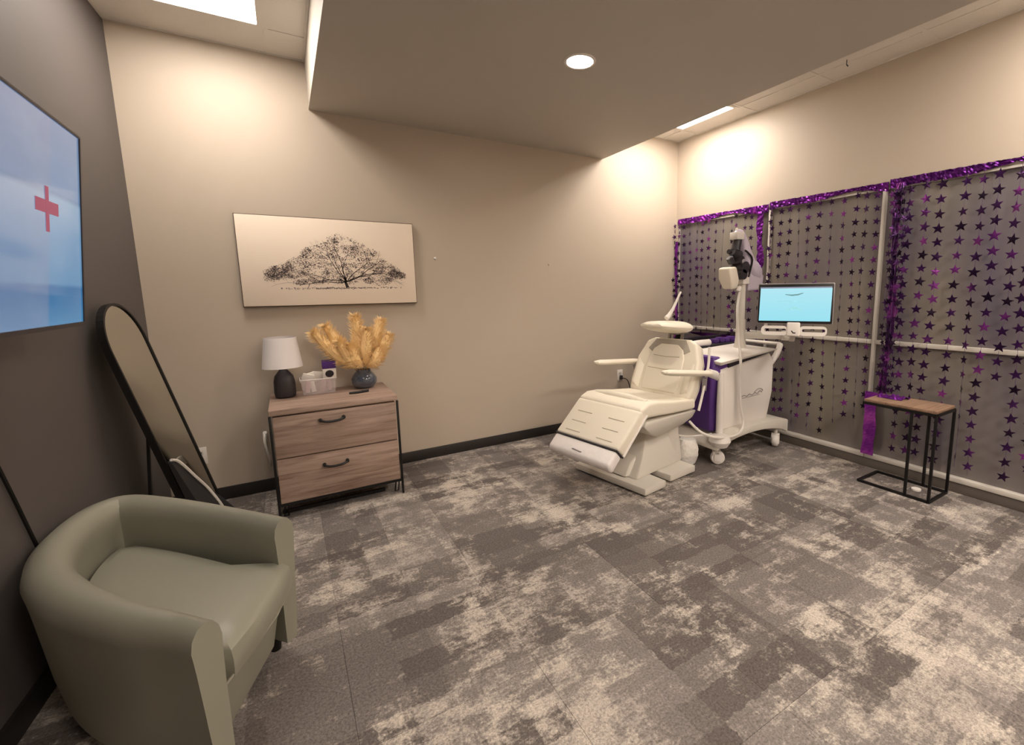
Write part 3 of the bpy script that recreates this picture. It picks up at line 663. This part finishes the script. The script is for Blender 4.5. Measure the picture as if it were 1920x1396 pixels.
# ------------------------------------------------------------ tub armchair
Z = .56
outp = [(-4.014, -2.43), (-4.10, -2.34), (-4.20, -2.25), (-4.31, -2.13), (-4.41, -2.0), (-4.495, -1.84), (-4.54, -1.66), (-4.545, -1.48), (-4.51, -1.31), (-4.43, -1.215), (-4.33, -1.225), (-4.2, -1.34), (-4.08, -1.47), (-3.95, -1.625), (-3.784, -1.83)]
path = catmull([(x, y, 0) for x, y in outp], 4)
n = len(path); cen = Vector((-4.16, -1.84, 0)); TH = .125
def normal(i):
    d = (path[min(i+1, n-1)]-path[max(i-1, 0)]).normalized(); a = Vector((-d.y, d.x, 0))
    if a.dot(path[i]-cen) < 0: a = -a
    return a
sec = [(-.050, .065), (-.030, .2), (-.014, .38), (-.008, .44), (-.004, .475), (0, .50), (-.008, .53), (-.032, .553), (-.062, .560), (-.090, .553), (-.112, .53), (-.120, .50), (-.116, .46), (-.112, .36), (-.112, .065)]
rings = []
for i in range(n):
    a = normal(i); q_ = min(1, min(i, n-1-i)/(n*.30)); tk = .66+.34*q_*q_*(3-2*q_); rings.append([Vector((path[i].x+a.x*s*tk, path[i].y+a.y*s*tk, z-.006*math.cos(i/(n-1)*2*math.pi))) for s, z in sec])
t = root('tub_armchair', (-4.1, -1.85, 0), 'sage grey leather tub armchair in the near left corner', 'armchair'); arm = t
make('shell', B().loft(rings), M_leather, t, smooth=True, bevel=0)
# inner outline for the seat
def inner(off, zz): return [Vector((path[i].x+normal(i).x*(-off), path[i].y+normal(i).y*(-off), zz)) for i in range(2, n-2)]
inn = inner(.118, 0)
a_, b_ = Vector((-3.985, -2.30, 0)), Vector((-3.80, -1.77, 0))   # front corners of seat cushion
def seatpoly():
    P = [p for p in inn]
    return P
def ring_scaled(P, k, z, c): return [(c.x+(p.x-c.x)*k, c.y+(p.y-c.y)*k, z) for p in P]
fd = (b_-a_).normalized(); fo = Vector((fd.y, -fd.x, 0))
SP = [a_+fo*.02]+[p for p in inn if (p-a_).dot(fo) < -.02]+[b_+fo*.02]
mid = []
for k in range(1, 8): q = k/8; mid.append(b_.lerp(a_, q)+fo*(.02+.022*math.sin(math.pi*q)))
SP = SP+mid
c = sum(SP, Vector())/len(SP)
def radial(P, c, n=56):     # resample an outline into one that is star-shaped about c
    out = []
    for k in range(n):
        a = 2*math.pi*k/n; d = Vector((math.cos(a), math.sin(a), 0)); best = 1e9
        for i in range(len(P)):
            p, q_ = P[i]-c, P[(i+1) % len(P)]-c; e_ = q_-p; den = d.x*e_.y-d.y*e_.x
            if abs(den) < 1e-9: continue
            t_ = (p.x*e_.y-p.y*e_.x)/den; u_ = (p.x*d.y-p.y*d.x)/den
            if t_ > .02 and -1e-6 <= u_ <= 1+1e-6: best = min(best, t_)
        if best < 1e8: out.append(c+d*best)
    return out
SP = radial(SP, c)
def cushion(z0, z1): return [ring_scaled(SP, k, z, c) for k, z in ((.95, z0), (.99, z0+.012), (1.0, z0+.04), (1.0, z1-.045), (.985, z1-.018), (.94, z1-.002), (.8, z1+.008), (.6, z1+.013), (.3, z1+.016), (.02, z1+.017))]
make('seat_cushion', B().loft(cushion(.272, .385)), M_leather, t, smooth=True)
BP = [a_+fo*.0, ]+[p for p in inn if (p-a_).dot(fo) < -.02]+[b_]
BP = [Vector((p.x, p.y, 0)) for p in BP]; cb = sum(BP, Vector())/len(BP); BP = radial(BP, cb)
make('front_panel', B().loft([[(cb.x+(p.x-cb.x)*k, cb.y+(p.y-cb.y)*k, z) for p in BP] for k, z in ((.90, .065), (.985, .26), (.97, .271))]), M_leather, t, smooth=True)
make('piping', B().tube([a_+fo*.012+Vector((0, 0, .29)), (a_.lerp(b_, .5))+fo*.04+Vector((0, 0, .29)), b_+fo*.012+Vector((0, 0, .29))], .004, 6), M_leather, t)
for x, y in ((-4.04, -2.22), (-3.885, -1.80), (-4.36, -1.45), (-4.36, -1.85)):
    make('leg', B().lathe([(.018, 0), (.026, .068)], (x, y, 0), 12), M_black, t, smooth=True)

# ------------------------------------------------------------ exam chair (local frame: x = forward f, y = side n towards the camera)
ec = Vector((-1.5, -1.2, 0)); ang = math.atan2(-.19, -.98)
eM = rframe(ec, ang)     # local +x = F, local +y = (.19,-.98) = N
t = root('exam_chair', tuple(ec), 'cream vinyl reclining treatment chair with armrests in front of the wheeled machine', 'exam chair'); EC = t
def slab(prof, y0, y1, M_, name, bev=.02, seg=3, par=None, lab=None, m=None):
    b = B(eM); P = [(x, 0, z) for x, z in prof]; b.extrude(P, (0, 1, 0), (y0, y1))
    return make(name, b, M_, par or t, bevel=bev, bseg=seg, label=lab)
make('base_plate', B(eM).prism([(.37, -.36), (.37, .33), (.15, .34), (.13, .10), (.05, .10), (.055, .31), (-.235, .33), (-.26, .10), (-.30, .10), (-.30, -.34), (.05, -.34), (.05, -.12), (.14, -.12), (.14, -.36)], .012, .062), M_offwhite, t, bevel=.008)
b = B(eM); b.loft([[(.30, -.16, .06), (.30, .20, .06), (-.26, .20, .06), (-.26, -.16, .06)], [(.20, -.15, .20), (.20, .17, .20), (-.27, .17, .24), (-.27, -.15, .24)], [(.10, -.13, .36), (.10, .13, .36), (-.25, .13, .38), (-.25, -.13, .38)]])
make('pedestal', b, M_offwhite, t, bevel=.02)
b = B(eM); b.loft([[(.33, -.10, .07), (.33, .12, .07), (.12, .14, .07), (.12, -.12, .07)], [(.26, -.09, .16), (.26, .11, .16), (.10, .13, .26), (.10, -.11, .26)]])
make('front_shroud', b, M_offwhite, t, bevel=.012)
make('column', B(eM).tube([(-.19, .10, .062), (-.19, .10, .36)], .085, 20), M_offwhite, t, smooth=True)
b = B(eM); b.loft([[(.10, -.20, .335), (.10, .22, .335), (-.22, .22, .36), (-.22, -.20, .36)], [(.24, -.25, .40), (.24, .27, .40), (-.28, .27, .42), (-.28, -.25, .42)], [(.33, -.27, .47), (.33, .285, .47), (-.30, .285, .465), (-.30, -.27, .465)], [(.30, -.27, .50), (.30, .285, .50), (-.30, .285, .475), (-.30, -.27, .475)]])
make('seat_pan', b, M_offwhite, t, bevel=.018)
slab([(.335, .515), (.385, .56), (.375, .605), (.30, .632), (.20, .628), (.02, .600), (-.20, .575), (-.27, .57), (-.27, .49), (.0, .505), (.29, .53)], -.30, .30, M_pvc, 'seat_cushion', .022, 4)
# raised seat roll at the knee and stitched seams
make('seat_bolster', B(eM).tube([(.25, -.24, .618), (.26, -.1, .628), (.26, .1, .628), (.25, .24, .618)], [.02, .032, .032, .02], 12, flat=1), M_pvc, t, smooth=True)
# leg rest
lgA = Vector((.355, 0, .56)); lgB = Vector((.585, 0, .355)); dl = (lgB-lgA).normalized(); nl = Vector((-dl.z, 0, dl.x))
if nl.z < 0: nl = -nl
def lp(s, h): p = lgA+dl*s+nl*h; return (p.x, p.z)
LL = (lgB-lgA).length
slab([lp(-.005, .042), lp(-.03, .01), lp(-.01, -.045), lp(LL, -.045), lp(LL, .042)], -.30, .30, M_pvc, 'leg_rest', .02, 4)
slab([lp(LL+.005, .038), lp(LL+.005, -.04), lp(LL+.125, -.045), lp(LL+.135, 0), lp(LL+.115, .034)], -.292, .292, M_legwhite, 'foot_pad', .02, 4, lab='white foot pad under a clear cover')
slab([lp(LL-.002, .044), lp(LL-.002, -.046), lp(LL+.006, -.046), lp(LL+.006, .044)], -.296, .296, M_dark, 'foot_seam', .001, 1)
make('side_trim', B(eM).tube([(lp(-.02, -.02)[0], .305, lp(-.02, -.02)[1]), (lp(LL, -.03)[0], .305, lp(LL, -.03)[1])], .008, 8), M_white, t)
def legpt(s, y, h=.0425): x, z = lp(s, h); return (x, y, z)
for s0 in (.10, .185, .265) if LL > .3 else (.08, .16, .24):
    for ya, yb in ((-.22, -.08), (.08, .22)):
        make('stitch_seam', B(eM).tube([legpt(s0, ya, .0425), legpt(s0, yb, .0425)], .0032, 5), M_stitch, t)
x, z = lp(LL+.08, .036)
make('foot_label', B(eM).bar((x, -.06, z), (x+.004, .03, z-.003), .012, .004), M_greyp, t)
# backrest : tilted panel, width tapers at the top
bA = Vector((-.215, 0, .555)); bB = Vector((-.41, 0, .985)); db = (bB-bA).normalized(); nb = Vector((-db.z, 0, db.x)); nb = nb if nb.x > 0 else -nb
bM = eM @ Matrix(((0, db.x, nb.x, bA.x), (1, 0, 0, 0), (0, db.z, nb.z, bA.z), (0, 0, 0, 1)))   # x: side, y: up the back, z: out of the cushion
LB = (bB-bA).length
ol = [(-.285, 0), (.285, 0), (.300, .10), (.292, .30), (.262, LB-.10), (.235, LB-.03), (.17, LB), (-.17, LB), (-.235, LB-.03), (-.262, LB-.10), (-.292, .30), (-.300, .10)]
make('backrest', B(bM).prism(ol, -.055, .035), M_pvc, t, bevel=.022, bseg=4)
ins = [(-.155, .03), (.155, .03), (.175, .08), (.165, .30), (.14, LB-.10), (.08, LB-.055), (-.08, LB-.055), (-.14, LB-.10), (-.165, .30), (-.175, .08)]
make('back_insert', B(bM).prism(ins, .03, .046), M_pvc, t, bevel=.010, bseg=3)
for yy, ww in ((LB-.155, .125), (LB-.26, .15)): make('stitch_seam', B(bM).tube([(-ww, yy, .0465), (0, yy-.006, .047), (ww, yy, .0465)], .003, 5), M_stitch, t)
for s in (-1, 1):
    b = B(bM); b.loft([[(s*.195, .02, .03), (s*.27, .05, .03), (s*.27, .30, .03), (s*.19, .25, .03)], [(s*.225, .05, .055), (s*.262, .07, .058), (s*.262, .26, .045), (s*.21, .22, .036)]])
    make('side_bolster', b, M_pvc, t, bevel=.01, bseg=3)
make('neck_panel', B(bM).prism([(-.20, LB-.10), (-.15, LB-.13), (0, LB-.05), (.15, LB-.13), (.20, LB-.10), (.14, LB-.012), (-.14, LB-.012)], .033, .040), mat('grey_vinyl', (176, 168, 156), .6), t, bevel=.003, label='greyish neck panel at the top of the backrest')
make('back_shell', B(bM).prism([(x*.97, y*.99+.002) for x, y in ol], -.085, -.054), M_offwhite, t, bevel=.012)
# headrest
make('headrest', B(eM).loft([[(cx, w_*math.cos(a), cz+h_*math.sin(a)) for a in [2*math.pi*k/20 for k in range(20)]] for cx, w_, h_, cz in ((-.085, .03, .008, 1.118), (-.10, .10, .022, 1.116), (-.16, .135, .038, 1.108), (-.27, .145, .047, 1.096), (-.38, .145, .050, 1.086), (-.47, .135, .048, 1.080), (-.495, .12, .036, 1.078))]), M_pvc, t, smooth=True)
make('headrest_bracket', B(eM).box(-.53, -.485, -.05, .05, 1.03, 1.12).bar((-.50, 0, 1.04), (-.43, 0, .96), .05, .02), M_dark, t, bevel=.005)
make('headrest_post', B(eM).bar((-.44, -.06, 1.06), (-.42, -.06, .95), .02).bar((-.44, .06, 1.06), (-.42, .06, .95), .02).box(-.56, -.40, -.03, .03, 1.025, 1.045), M_chrome, t)
make('push_handle', B().tube([(-1.262, -1.2, 1.165), (-1.235, -1.2, 1.185), (-1.19, -1.2, 1.24), (-1.115, -1.2, 1.365)], [.020, .018, .012, .008], 10), M_white, t, smooth=True, label='slender white lever rising behind the headrest')
for s, x0_, z0_, x1_, z1_ in ((1, .22, .835, -.40, .745), (-1, .144, .818, -.40, .770)):
    y_ = s*.355
    ar = B(eM).loft([[(x0_+(x1_-x0_)*q, y_+w_*math.cos(a), z0_+(z1_-z0_)*q+.004+h_*math.sin(a)) for a in [2*math.pi*k/14 for k in range(14)]] for q, w_, h_ in ((-.005, .010, .006), (.02, .030, .016), (.12, .038, .022), (.5, .038, .022), (.9, .036, .022), (1.0, .028, .018))])
    a = make('armrest', ar, M_pvc, t, smooth=True)
    make('arm_bracket', B(eM).bar((x1_+.08, s*.34, z1_-.02), (-.36, s*.31, .62), .035, .025), M_greyp, t, bevel=.004)
make('arm_end_cap', B(eM).tube([(-.34, .355, .765), (-.43, .36, .735), (-.47, .36, .70)], [.03, .034, .018], 12), M_white, t, smooth=True)
make('side_bar', B(eM).tube(catmull([(-.40, .325, .95), (-.38, .33, .80), (-.32, .325, .60), (-.27, .325, .48)], 4), .010, 8), M_white, t, smooth=True)

# ------------------------------------------------------------ wheeled treatment machine
t = root('treatment_machine', (-.55, -1.2, 0), 'white and purple wheeled treatment cart with a tall pole beside the windows', 'medical machine'); TM = t
b = B(); 
fx0, fx1 = -.872, -.225
b.loft([[(fx0-.0, -1.405, .25), (fx1-.03, -1.405, .25), (fx1-.03, -.93, .25), (fx0, -.93, .25)],
        [(fx0, -1.425, .50), (fx1+.005, -1.425, .50), (fx1+.005, -.92, .50), (fx0, -.92, .50)],
        [(fx0, -1.41, .70), (fx1+.03, -1.41, .76), (fx1+.03, -.92, .76), (fx0, -.92, .70)],
        [(fx0+.01, -1.38, .742), (fx1+.01, -1.38, .835), (fx1+.01, -.93, .835), (fx0+.01, -.93, .742)]])
make('body', b, M_white, t, bevel=.018, bseg=3)
make('purple_side_panel', B().loft([[(fx0-.055, -1.36, .245), (fx0+.02, -1.40, .245), (fx0+.02, -.93, .245), (fx0-.055, -.95, .245)], [(fx0-.06, -1.36, .68), (fx0+.02, -1.40, .68), (fx0+.02, -.92, .68), (fx0-.06, -.94, .68)], [(fx0-.03, -1.36, .85), (fx0+.03, -1.38, .85), (fx0+.03, -.92, .85), (fx0-.03, -.94, .85)]]), M_purple, t, bevel=.012)
make('white_corner_post', B().tube([(fx0-.005, -1.418, .245), (fx0-.012, -1.425, .48), (fx0+.002, -1.41, .725)], [.03, .03, .022], 10), M_white, t, smooth=True)
make('purple_band', B().box(fx0-.02, fx1-.01, -1.372, -.93, .72, .842), M_purple, t, bevel=.01)
make('dark_gap', B().loft([[(fx0+.12, -1.386, .752), (fx1+.01, -1.386, .838), (fx1+.01, -.95, .838), (fx0+.12, -.95, .752)], [(fx0+.12, -1.386, .79), (fx1+.01, -1.386, .855), (fx1+.01, -.95, .855), (fx0+.12, -.95, .79)]]), M_dark, t)
b = B().loft([[(fx0-.015, -1.42, .785), (fx1+.03, -1.42, .852), (fx1+.03, -1.02, .858), (fx0-.015, -1.05, .80)], [(fx0-.03, -1.44, .815), (fx1+.05, -1.43, .865), (fx1+.05, -1.0, .872), (fx0-.03, -1.04, .84)], [(fx0+.06, -1.38, .852), (fx1-.02, -1.39, .876), (fx1-.02, -1.02, .882), (fx0+.05, -1.06, .87)]])
make('top_cover', b, M_white, t, bevel=.012, bseg=3)
make('rear_hood', B().tube(catmull([(fx0-.03, -1.02, .80), (fx0+.0, -1.0, .88), (fx0+.15, -.98, .905), (fx0+.35, -.97, .905)], 4), .03, 10), M_white, t, smooth=True)
make('rear_tray', B().box(-.80, -.06, -.98, -.70, .86, .885).box(-.80, -.06, -.72, -.70, .885, .93), M_dark, t, bevel=.006)
for q in range(5): make('storage_pod', B().box(-.42+q*.075, -.36+q*.075, -.95, -.88, .885, .925+.01*(q % 2)), M_purple, t, bevel=.008)
make('push_handle', B().tube(catmull([(fx1-.0, -1.36, .70), (fx1+.07, -1.37, .76), (fx1+.12, -1.38, .83), (fx1+.155, -1.38, .90)], 4), [.026]*12+[.018], 10).tube([(fx1+.15, -1.38, .895), (fx1+.15, -.98, .895)], .016, 8), M_white, t, smooth=True)
# emblem: short grey script-like mark on the front
lo = catmull([(-.665, -1.4275, .497), (-.60, -1.4275, .512), (-.57, -1.4275, .500), (-.53, -1.4275, .515), (-.50, -1.4275, .502), (-.46, -1.4275, .518), (-.43, -1.4275, .505), (-.40, -1.4275, .525), (-.37, -1.4275, .512)], 3)
make('logo_script', B().tube(lo, .0032, 6).tube(catmull([(-.47, -1.4275, .522), (-.42, -1.4275, .545), (-.375, -1.4275, .54), (-.36, -1.4275, .522)], 3), .003, 6).bar((-.66, -1.4275, .488), (-.40, -1.4275, .496), .003), M_greyp, t)
# base with arched skirt and casters
sk = B(); prof = []
for k in range(13):
    q = k/12; x = -.985+q*.905; prof.append((x, .125+.085*math.sin(math.pi*q)**.6))
topp = [(-.08, .24), (-.16, .262), (-.5, .275), (-.80, .25), (-.93, .20), (-.985, .165)]
P = [(x, 0, z) for x, z in prof+topp]
sk.extrude(P, (0, 1, 0), (-1.50, -.88)); make('base_skirt', sk, M_offwhite, t, bevel=.012)
def caster(x, y, a):
    cM = rframe(Vector((x, y, 0)), a)
    f = make('caster_fork', B(cM).box(-.02, .03, -.034, .034, .085, .115).box(-.035, .02, -.034, -.026, .03, .11).box(-.035, .02, .026, .034, .03, .11).tube([(.01, 0, .105), (.01, 0, .15)], .018, 10), M_white, t, bevel=.003)
    make('caster_wheel', B(cM @ Matrix.Translation((-.01, 0, .055)) @ Matrix.Rotation(math.pi/2, 4, 'X')).lathe([(.012, -.026), (.046, -.026), (.055, -.014), (.055, .014), (.046, .026), (.012, .026)], (0, 0, 0), 20), M_white, f, smooth=True)
caster(-.93, -1.44, 2.4); caster(-.17, -1.44, .6); caster(-.93, -.93, 1.2); caster(-.17, -.93, .2)
make('bumper', B().lathe([(.0, -.05), (.06, -.045), (.085, 0), (.07, .04), (.0, .06)], (-.93, -1.47, .20), 18), M_white, t, smooth=True)
# pole
make('pole_collar', B().lathe([(.055, .86), (.048, .90), (.042, .97), (.038, 1.12)], (-.385, -1.2, 0), 20), M_offwhite, t, smooth=True)
make('pole', B().tube([(-.385, -1.2, 1.0), (-.385, -1.2, 1.46)], .030, 16), M_offwhite, t, smooth=True)
mk_ = Vector((-.385, -1.2, 0))
def W3(x, z, y=-1.2): return (x, y, z)
make('pole_clamp', B().box(-.43, -.345, -1.245, -1.155, 1.42, 1.50).tube([(-.44, -1.22, 1.40), (-.46, -1.22, 1.36)], .02, 8), M_white, t, bevel=.01)
make('articulated_joint', B().tube([W3(-.40, 1.48), W3(-.43, 1.55)], .036, 12).tube([W3(-.44, 1.50, -1.26), W3(-.44, 1.50, -1.14)], .042, 14).tube([W3(-.42, 1.56, -1.26), W3(-.42, 1.56, -1.14)], .050, 14).tube([W3(-.46, 1.62, -1.25), W3(-.46, 1.62, -1.15)], .035, 12), M_dark, t, smooth=True)
make('grey_link', B().bar(W3(-.45, 1.63, -1.22), W3(-.385, 1.48, -1.22), .07, .05), M_greyp, t, bevel=.015)
make('coil_arm', B().tube(catmull([W3(-.50, 1.83), W3(-.45, 1.85), W3(-.40, 1.80), W3(-.36, 1.68), W3(-.31, 1.58), W3(-.22, 1.52), W3(-.17, 1.46)], 4), [.02, .022, .026, .03, .03, .032, .035, .036, .038, .042, .046, .05, .055, .060, .064, .068, .072, .075, .075, .07, .065, .055, .045, .035, .03], 12), mat('pale_lilac_plastic', (206, 196, 214), .45), t, smooth=True, label='pale curved coil arm')
make('coil_shell', B().loft([[W3(-.33, 1.56, -1.24), W3(-.30, 1.56, -1.16), W3(-.33, 1.36, -1.16), W3(-.36, 1.36, -1.24)], [W3(-.14, 1.50, -1.24), W3(-.14, 1.50, -1.16), W3(-.16, 1.37, -1.16), W3(-.16, 1.37, -1.24)]]), mat('pale_lilac_shell', (198, 188, 202), .45), t, bevel=.02, bseg=3)
make('arm_tip', B().box(-.52, -.43, -1.24, -1.16, 1.79, 1.85).tube([W3(-.48, 1.85), W3(-.48, 1.885)], .012, 8), M_white, t, bevel=.015)
make('handle_grip', B().tube([W3(-.46, 1.80), W3(-.49, 1.70)], [.035, .04], 12).tube([W3(-.53, 1.69), W3(-.45, 1.66)], [.035, .045], 12).tube([W3(-.56, 1.64), W3(-.53, 1.60)], .03, 10).tube([W3(-.575, 1.69), W3(-.55, 1.685)], .02, 8), M_dark, t, smooth=True)
make('treatment_coil', B().loft([[W3(-0.640, 1.555, -1.27), W3(-0.640, 1.555, -1.15), W3(-0.560, 1.565, -1.13), W3(-0.544, 1.565, -1.27)], [W3(-0.624, 1.465, -1.28), W3(-0.624, 1.465, -1.14), W3(-0.536, 1.455, -1.12), W3(-0.520, 1.455, -1.28)], [W3(-0.584, 1.375, -1.26), W3(-0.584, 1.375, -1.16), W3(-0.528, 1.385, -1.14), W3(-0.512, 1.385, -1.26)]]), M_pvc, t, bevel=.018, bseg=3)
make('cable', B().tube(catmull([W3(-.37, 1.48, -1.25), W3(-.355, 1.62, -1.27), W3(-.40, 1.68, -1.26), W3(-.43, 1.70, -1.25)], 4), .008, 6), M_black, t, smooth=True)
make('hanging_hose', B().tube(catmull([(-.44, -1.22, 1.36), (-.50, -1.25, 1.20), (-.56, -1.32, .98), (-.69, -1.45, .84), (-.715, -1.47, .66), (-.70, -1.475, .447), (-.68, -1.49, .30), (-.78, -1.515, .235), (-1.0, -1.52, .25), (-1.13, -1.46, .30), (-1.18, -1.38, .38)], 5), .011, 8), M_cable, t, smooth=True)
# monitor on its arm
mc = Vector((-.63, -1.85, 1.272)); va = math.atan2(-1.985, -3.108)   # direction from the monitor to the camera side
mw, mh = .49, .283
nvec = Vector((math.cos(va), math.sin(va), 0)); rx = Vector((-nvec.y, nvec.x, 0))
if rx.dot(Vector((.54, -.84, 0))) < 0: rx = -rx
tiltm = .10; upv = (Vector((0, 0, 1))*math.cos(tiltm)-nvec*math.sin(tiltm)*(-1)*(-1)).normalized(); nv2 = rx.cross(upv); nv2 = nv2 if nv2.dot(nvec) > 0 else -nv2
sM = Matrix(((rx.x, upv.x, nv2.x, mc.x), (rx.y, upv.y, nv2.y, mc.y), (rx.z, upv.z, nv2.z, mc.z), (0, 0, 0, 1)))
mon = make('monitor', B(sM).box(-mw/2, mw/2, -mh/2, mh/2, -.03, 0), M_black, TM, bevel=.008, label='flat black monitor with a light cyan screen')
make('silver_edge', B(sM).box(-mw/2-.003, mw/2+.006, -mh/2-.003, mh/2+.006, -.035, -.012), M_greyp, mon, bevel=.006)
def mon_mat():
    m = mat('monitor_screen', (10, 12, 12), .2, emit=.60, ecol=(174, 234, 250)); nt = m.node_tree; N = nt.nodes; L = nt.links; b = N['Principled BSDF']
    uv = N.new('ShaderNodeUVMap'); sx = N.new('ShaderNodeSeparateXYZ'); L.new(uv.outputs[0], sx.inputs[0])
    r = N.new('ShaderNodeValToRGB'); e = r.color_ramp.elements; e[0].color = lin((158, 232, 248)); e[1].color = lin((186, 240, 252))
    L.new(sx.outputs['Y'], r.inputs[0]); L.new(r.outputs[0], b.inputs['Emission Color']); return m
iS = sM.inverted()
make('screen', B(sM).add([(-mw/2+.010, -mh/2+.016, .001), (mw/2-.014, -mh/2+.016, .001), (mw/2-.010, mh/2-.032, .001), (-mw/2+.014, mh/2-.032, .001)], [(0, 1, 2, 3)]), mon_mat(), mon, uv=lambda p: (((iS@Vector(p)).x+mw/2)/mw, ((iS@Vector(p)).y+mh/2)/mh))
make('screen_bar', B(sM).box(-mw/2+.012, mw/2-.012, mh/2-.032, mh/2-.022, .0005, .0012), mat('screen_header', (120, 130, 150), .3, emit=.35, ecol=(130, 140, 165)), mon)
gm = [mat('screen_text_dark', (90, 130, 140), .5, emit=.3, ecol=(96, 150, 160)), mat('screen_text_pale', (130, 190, 200), .5, emit=.42, ecol=(140, 206, 218))]
b = B(sM); b.tube([(-.065, .066, .002), (-.02, .06, .002), (.02, .064, .002), (.055, .076, .002)], [.002, .005, .005, .002], 6, flat=.15)
make('screen_text', b, gm[0], mon)
make('screen_line', B(sM).tube([(-.12, .014, .002), (-.06, .020, .002), (.0, .016, .002), (.06, .010, .002), (.12, .012, .002)], .0022, 6, flat=.2), gm[1], mon)
make('screen_emblem', B(sM).tube([(-.05, -.045, .002), (0, -.028, .002), (.05, -.045, .002)], [.004, .008, .004], 6, flat=.1), gm[1], mon)
# white handle bar under the monitor
b = B(sM); hy1, hy0 = -mh/2-.020, -mh/2-.088
def rr_ring(x0, x1, y0, y1, r, z, n_=5):
    out = []
    for cx, cy, a0 in ((x1-r, y1-r, 0), (x0+r, y1-r, 1), (x0+r, y0+r, 2), (x1-r, y0+r, 3)):
        for k in range(n_+1): a = (a0+k/n_)*math.pi/2; out.append((cx+r*math.cos(a), cy+r*math.sin(a), z))
    return out
for xa, xb in ((-.215, -.038), (.038, .215)):
    o_ = rr_ring(xa, xb, hy0, hy1, .028, 0); 
    i_ = rr_ring(xa+.020, xb-.010, hy0+.026, hy1-.020, .010, 0)
    n_ = len(o_); vv = [(x, y, .018) for x, y, z in o_]+[(x, y, -.012) for x, y, z in o_]+[(x, y, .018) for x, y, z in i_]+[(x, y, -.012) for x, y, z in i_]
    make('handle_loop', B(sM).add(vv, [f for k in range(n_) for f in ((k, (k+1) % n_, n_+(k+1) % n_, n_+k), (k, 2*n_+k, 2*n_+(k+1) % n_, (k+1) % n_), (2*n_+k, 3*n_+k, 3*n_+(k+1) % n_, 2*n_+(k+1) % n_), (n_+k, n_+(k+1) % n_, 3*n_+(k+1) % n_, 3*n_+k))]), M_white, mon)
hb = make('handle_hub', B(sM).box(-.044, .044, hy0-.006, -mh/2+.006, -.02, .026), M_white, mon, bevel=.01, bseg=3)
make('hub_mark', B(sM).bar((-.012, -mh/2-.055, .0265), (.0, -mh/2-.07, .0265), .008, .001, up=(0, 0, 1)).box(-.004, .016, -mh/2-.074, -mh/2-.066, .026, .027), M_dark, mon)
e0 = sM @ Vector((0, hy0+.02, -.03)); 
make('monitor_arm', B().bar((-.385, -1.2, .98), (-.22, -1.52, .985), .05, .055).tube([(-.22, -1.52, .95), (-.22, -1.52, 1.03)], .035, 12).bar((-.22, -1.52, 1.0), (e0.x+.03, e0.y+.03, 1.02), .045, .05).bar((e0.x+.03, e0.y+.03, 1.0), (e0.x, e0.y, e0.z+.02), .04), M_offwhite, TM, bevel=.008)

# white bag / box under the chair
bb = B(); R = random.Random(3); rings = []
for j in range(9):
    q = j/8; r = .098*(math.sin(math.pi*(.18+.64*q)))**.5; rings.append([(-1.11+r*.95*math.cos(a)*(1+.10*R.uniform(-1, 1)), -1.30+r*.8*math.sin(a)*(1+.10*R.uniform(-1, 1)), .004+.20*q+.006*R.uniform(-1, 1)*(0 if j == 0 else 1)) for a in [2*math.pi*k/18 for k in range(18)]])
thing('plastic_bag', bb.loft(rings), M_bag, 'crumpled white plastic bag on the carpet between the exam chair and the machine', 'bag', smooth=True)
thing('floor_cable', B().tube(catmull([(-1.28, -1.18, .36), (-1.20, -1.22, .25), (-1.12, -1.30, .225), (-1.0, -1.38, .235), (-.97, -1.42, .25)], 5), .009, 6), M_cable, 'white cable looping from the exam chair towards the machine base', 'cable', smooth=True)

# ------------------------------------------------------------ C-shaped side table
t = root('side_table', (-.2, -2.45, 0), 'C-shaped side table with a wood top and thin black frame in front of the windows', 'side table')
x0, x1, y0, y1, tz = -.350, -.075, -2.665, -2.235, .600
make('table_top', B().box(x0, x1, y0, y1, tz-.012, tz+.008), M_wood2, t, bevel=.003)
q = .016
make('top_frame', B().bar((x0, y0, tz-.02), (x0, y1, tz-.02), q).bar((x1, y0, tz-.02), (x1, y1, tz-.02), q).bar((x0, y0, tz-.02), (x1, y0, tz-.02), q).bar((x0, y1, tz-.02), (x1, y1, tz-.02), q), M_black, t)
make('base_frame', B().bar((x0, y0, q/2), (x0, y1, q/2), q).bar((x1, y0, q/2), (x1, y1, q/2), q).bar((x0, y0, q/2), (x1, y0, q/2), q).bar((x0, y1, q/2), (x1, y1, q/2), q), M_black, t)
for x in (x0, x1):
    for y in (y0, y0+.135): make('post', B().bar((x, y, q/2), (x, y, tz-.02), q), M_black, t, bevel=.002)
thing('white_puck', B().lathe([(.0, 0), (.028, 0), (.028, .012), (.0, .014)], (-.19, -2.535, .003), 20), M_white, 'small white disc on the carpet inside the side table base', 'disc', smooth=True)
t = root('foil_scrap', (-.2, -2.33, tz+.008), 'scrap of purple foil and fallen stars lying on the side table top', 'foil scrap')
vs_ = []; n = 10; R = random.Random(9)
for i in range(n+1):
    for j in range(6): vs_.append((-.23+.022*j, -2.42+.016*i+.01*math.sin(j), tz+.010+R.random()*.022*(1 if j not in (0,) else .1)))
make('foil_sheet', B().add(vs_, [(i*6+j, (i+1)*6+j, (i+1)*6+j+1, i*6+j+1) for i in range(n) for j in range(5)]), M_foilb, t)
for (x, y) in ((-.12, -2.36), (-.07, -2.48), (-.16, -2.30)):
    s = bpy.data.objects.new('star', STAR); C.objects.link(s); s.parent = t; s.location = Vector((x, y, tz+.013))-ROOT[t.name]; s.rotation_euler = (0, math.pi/2, x*30)
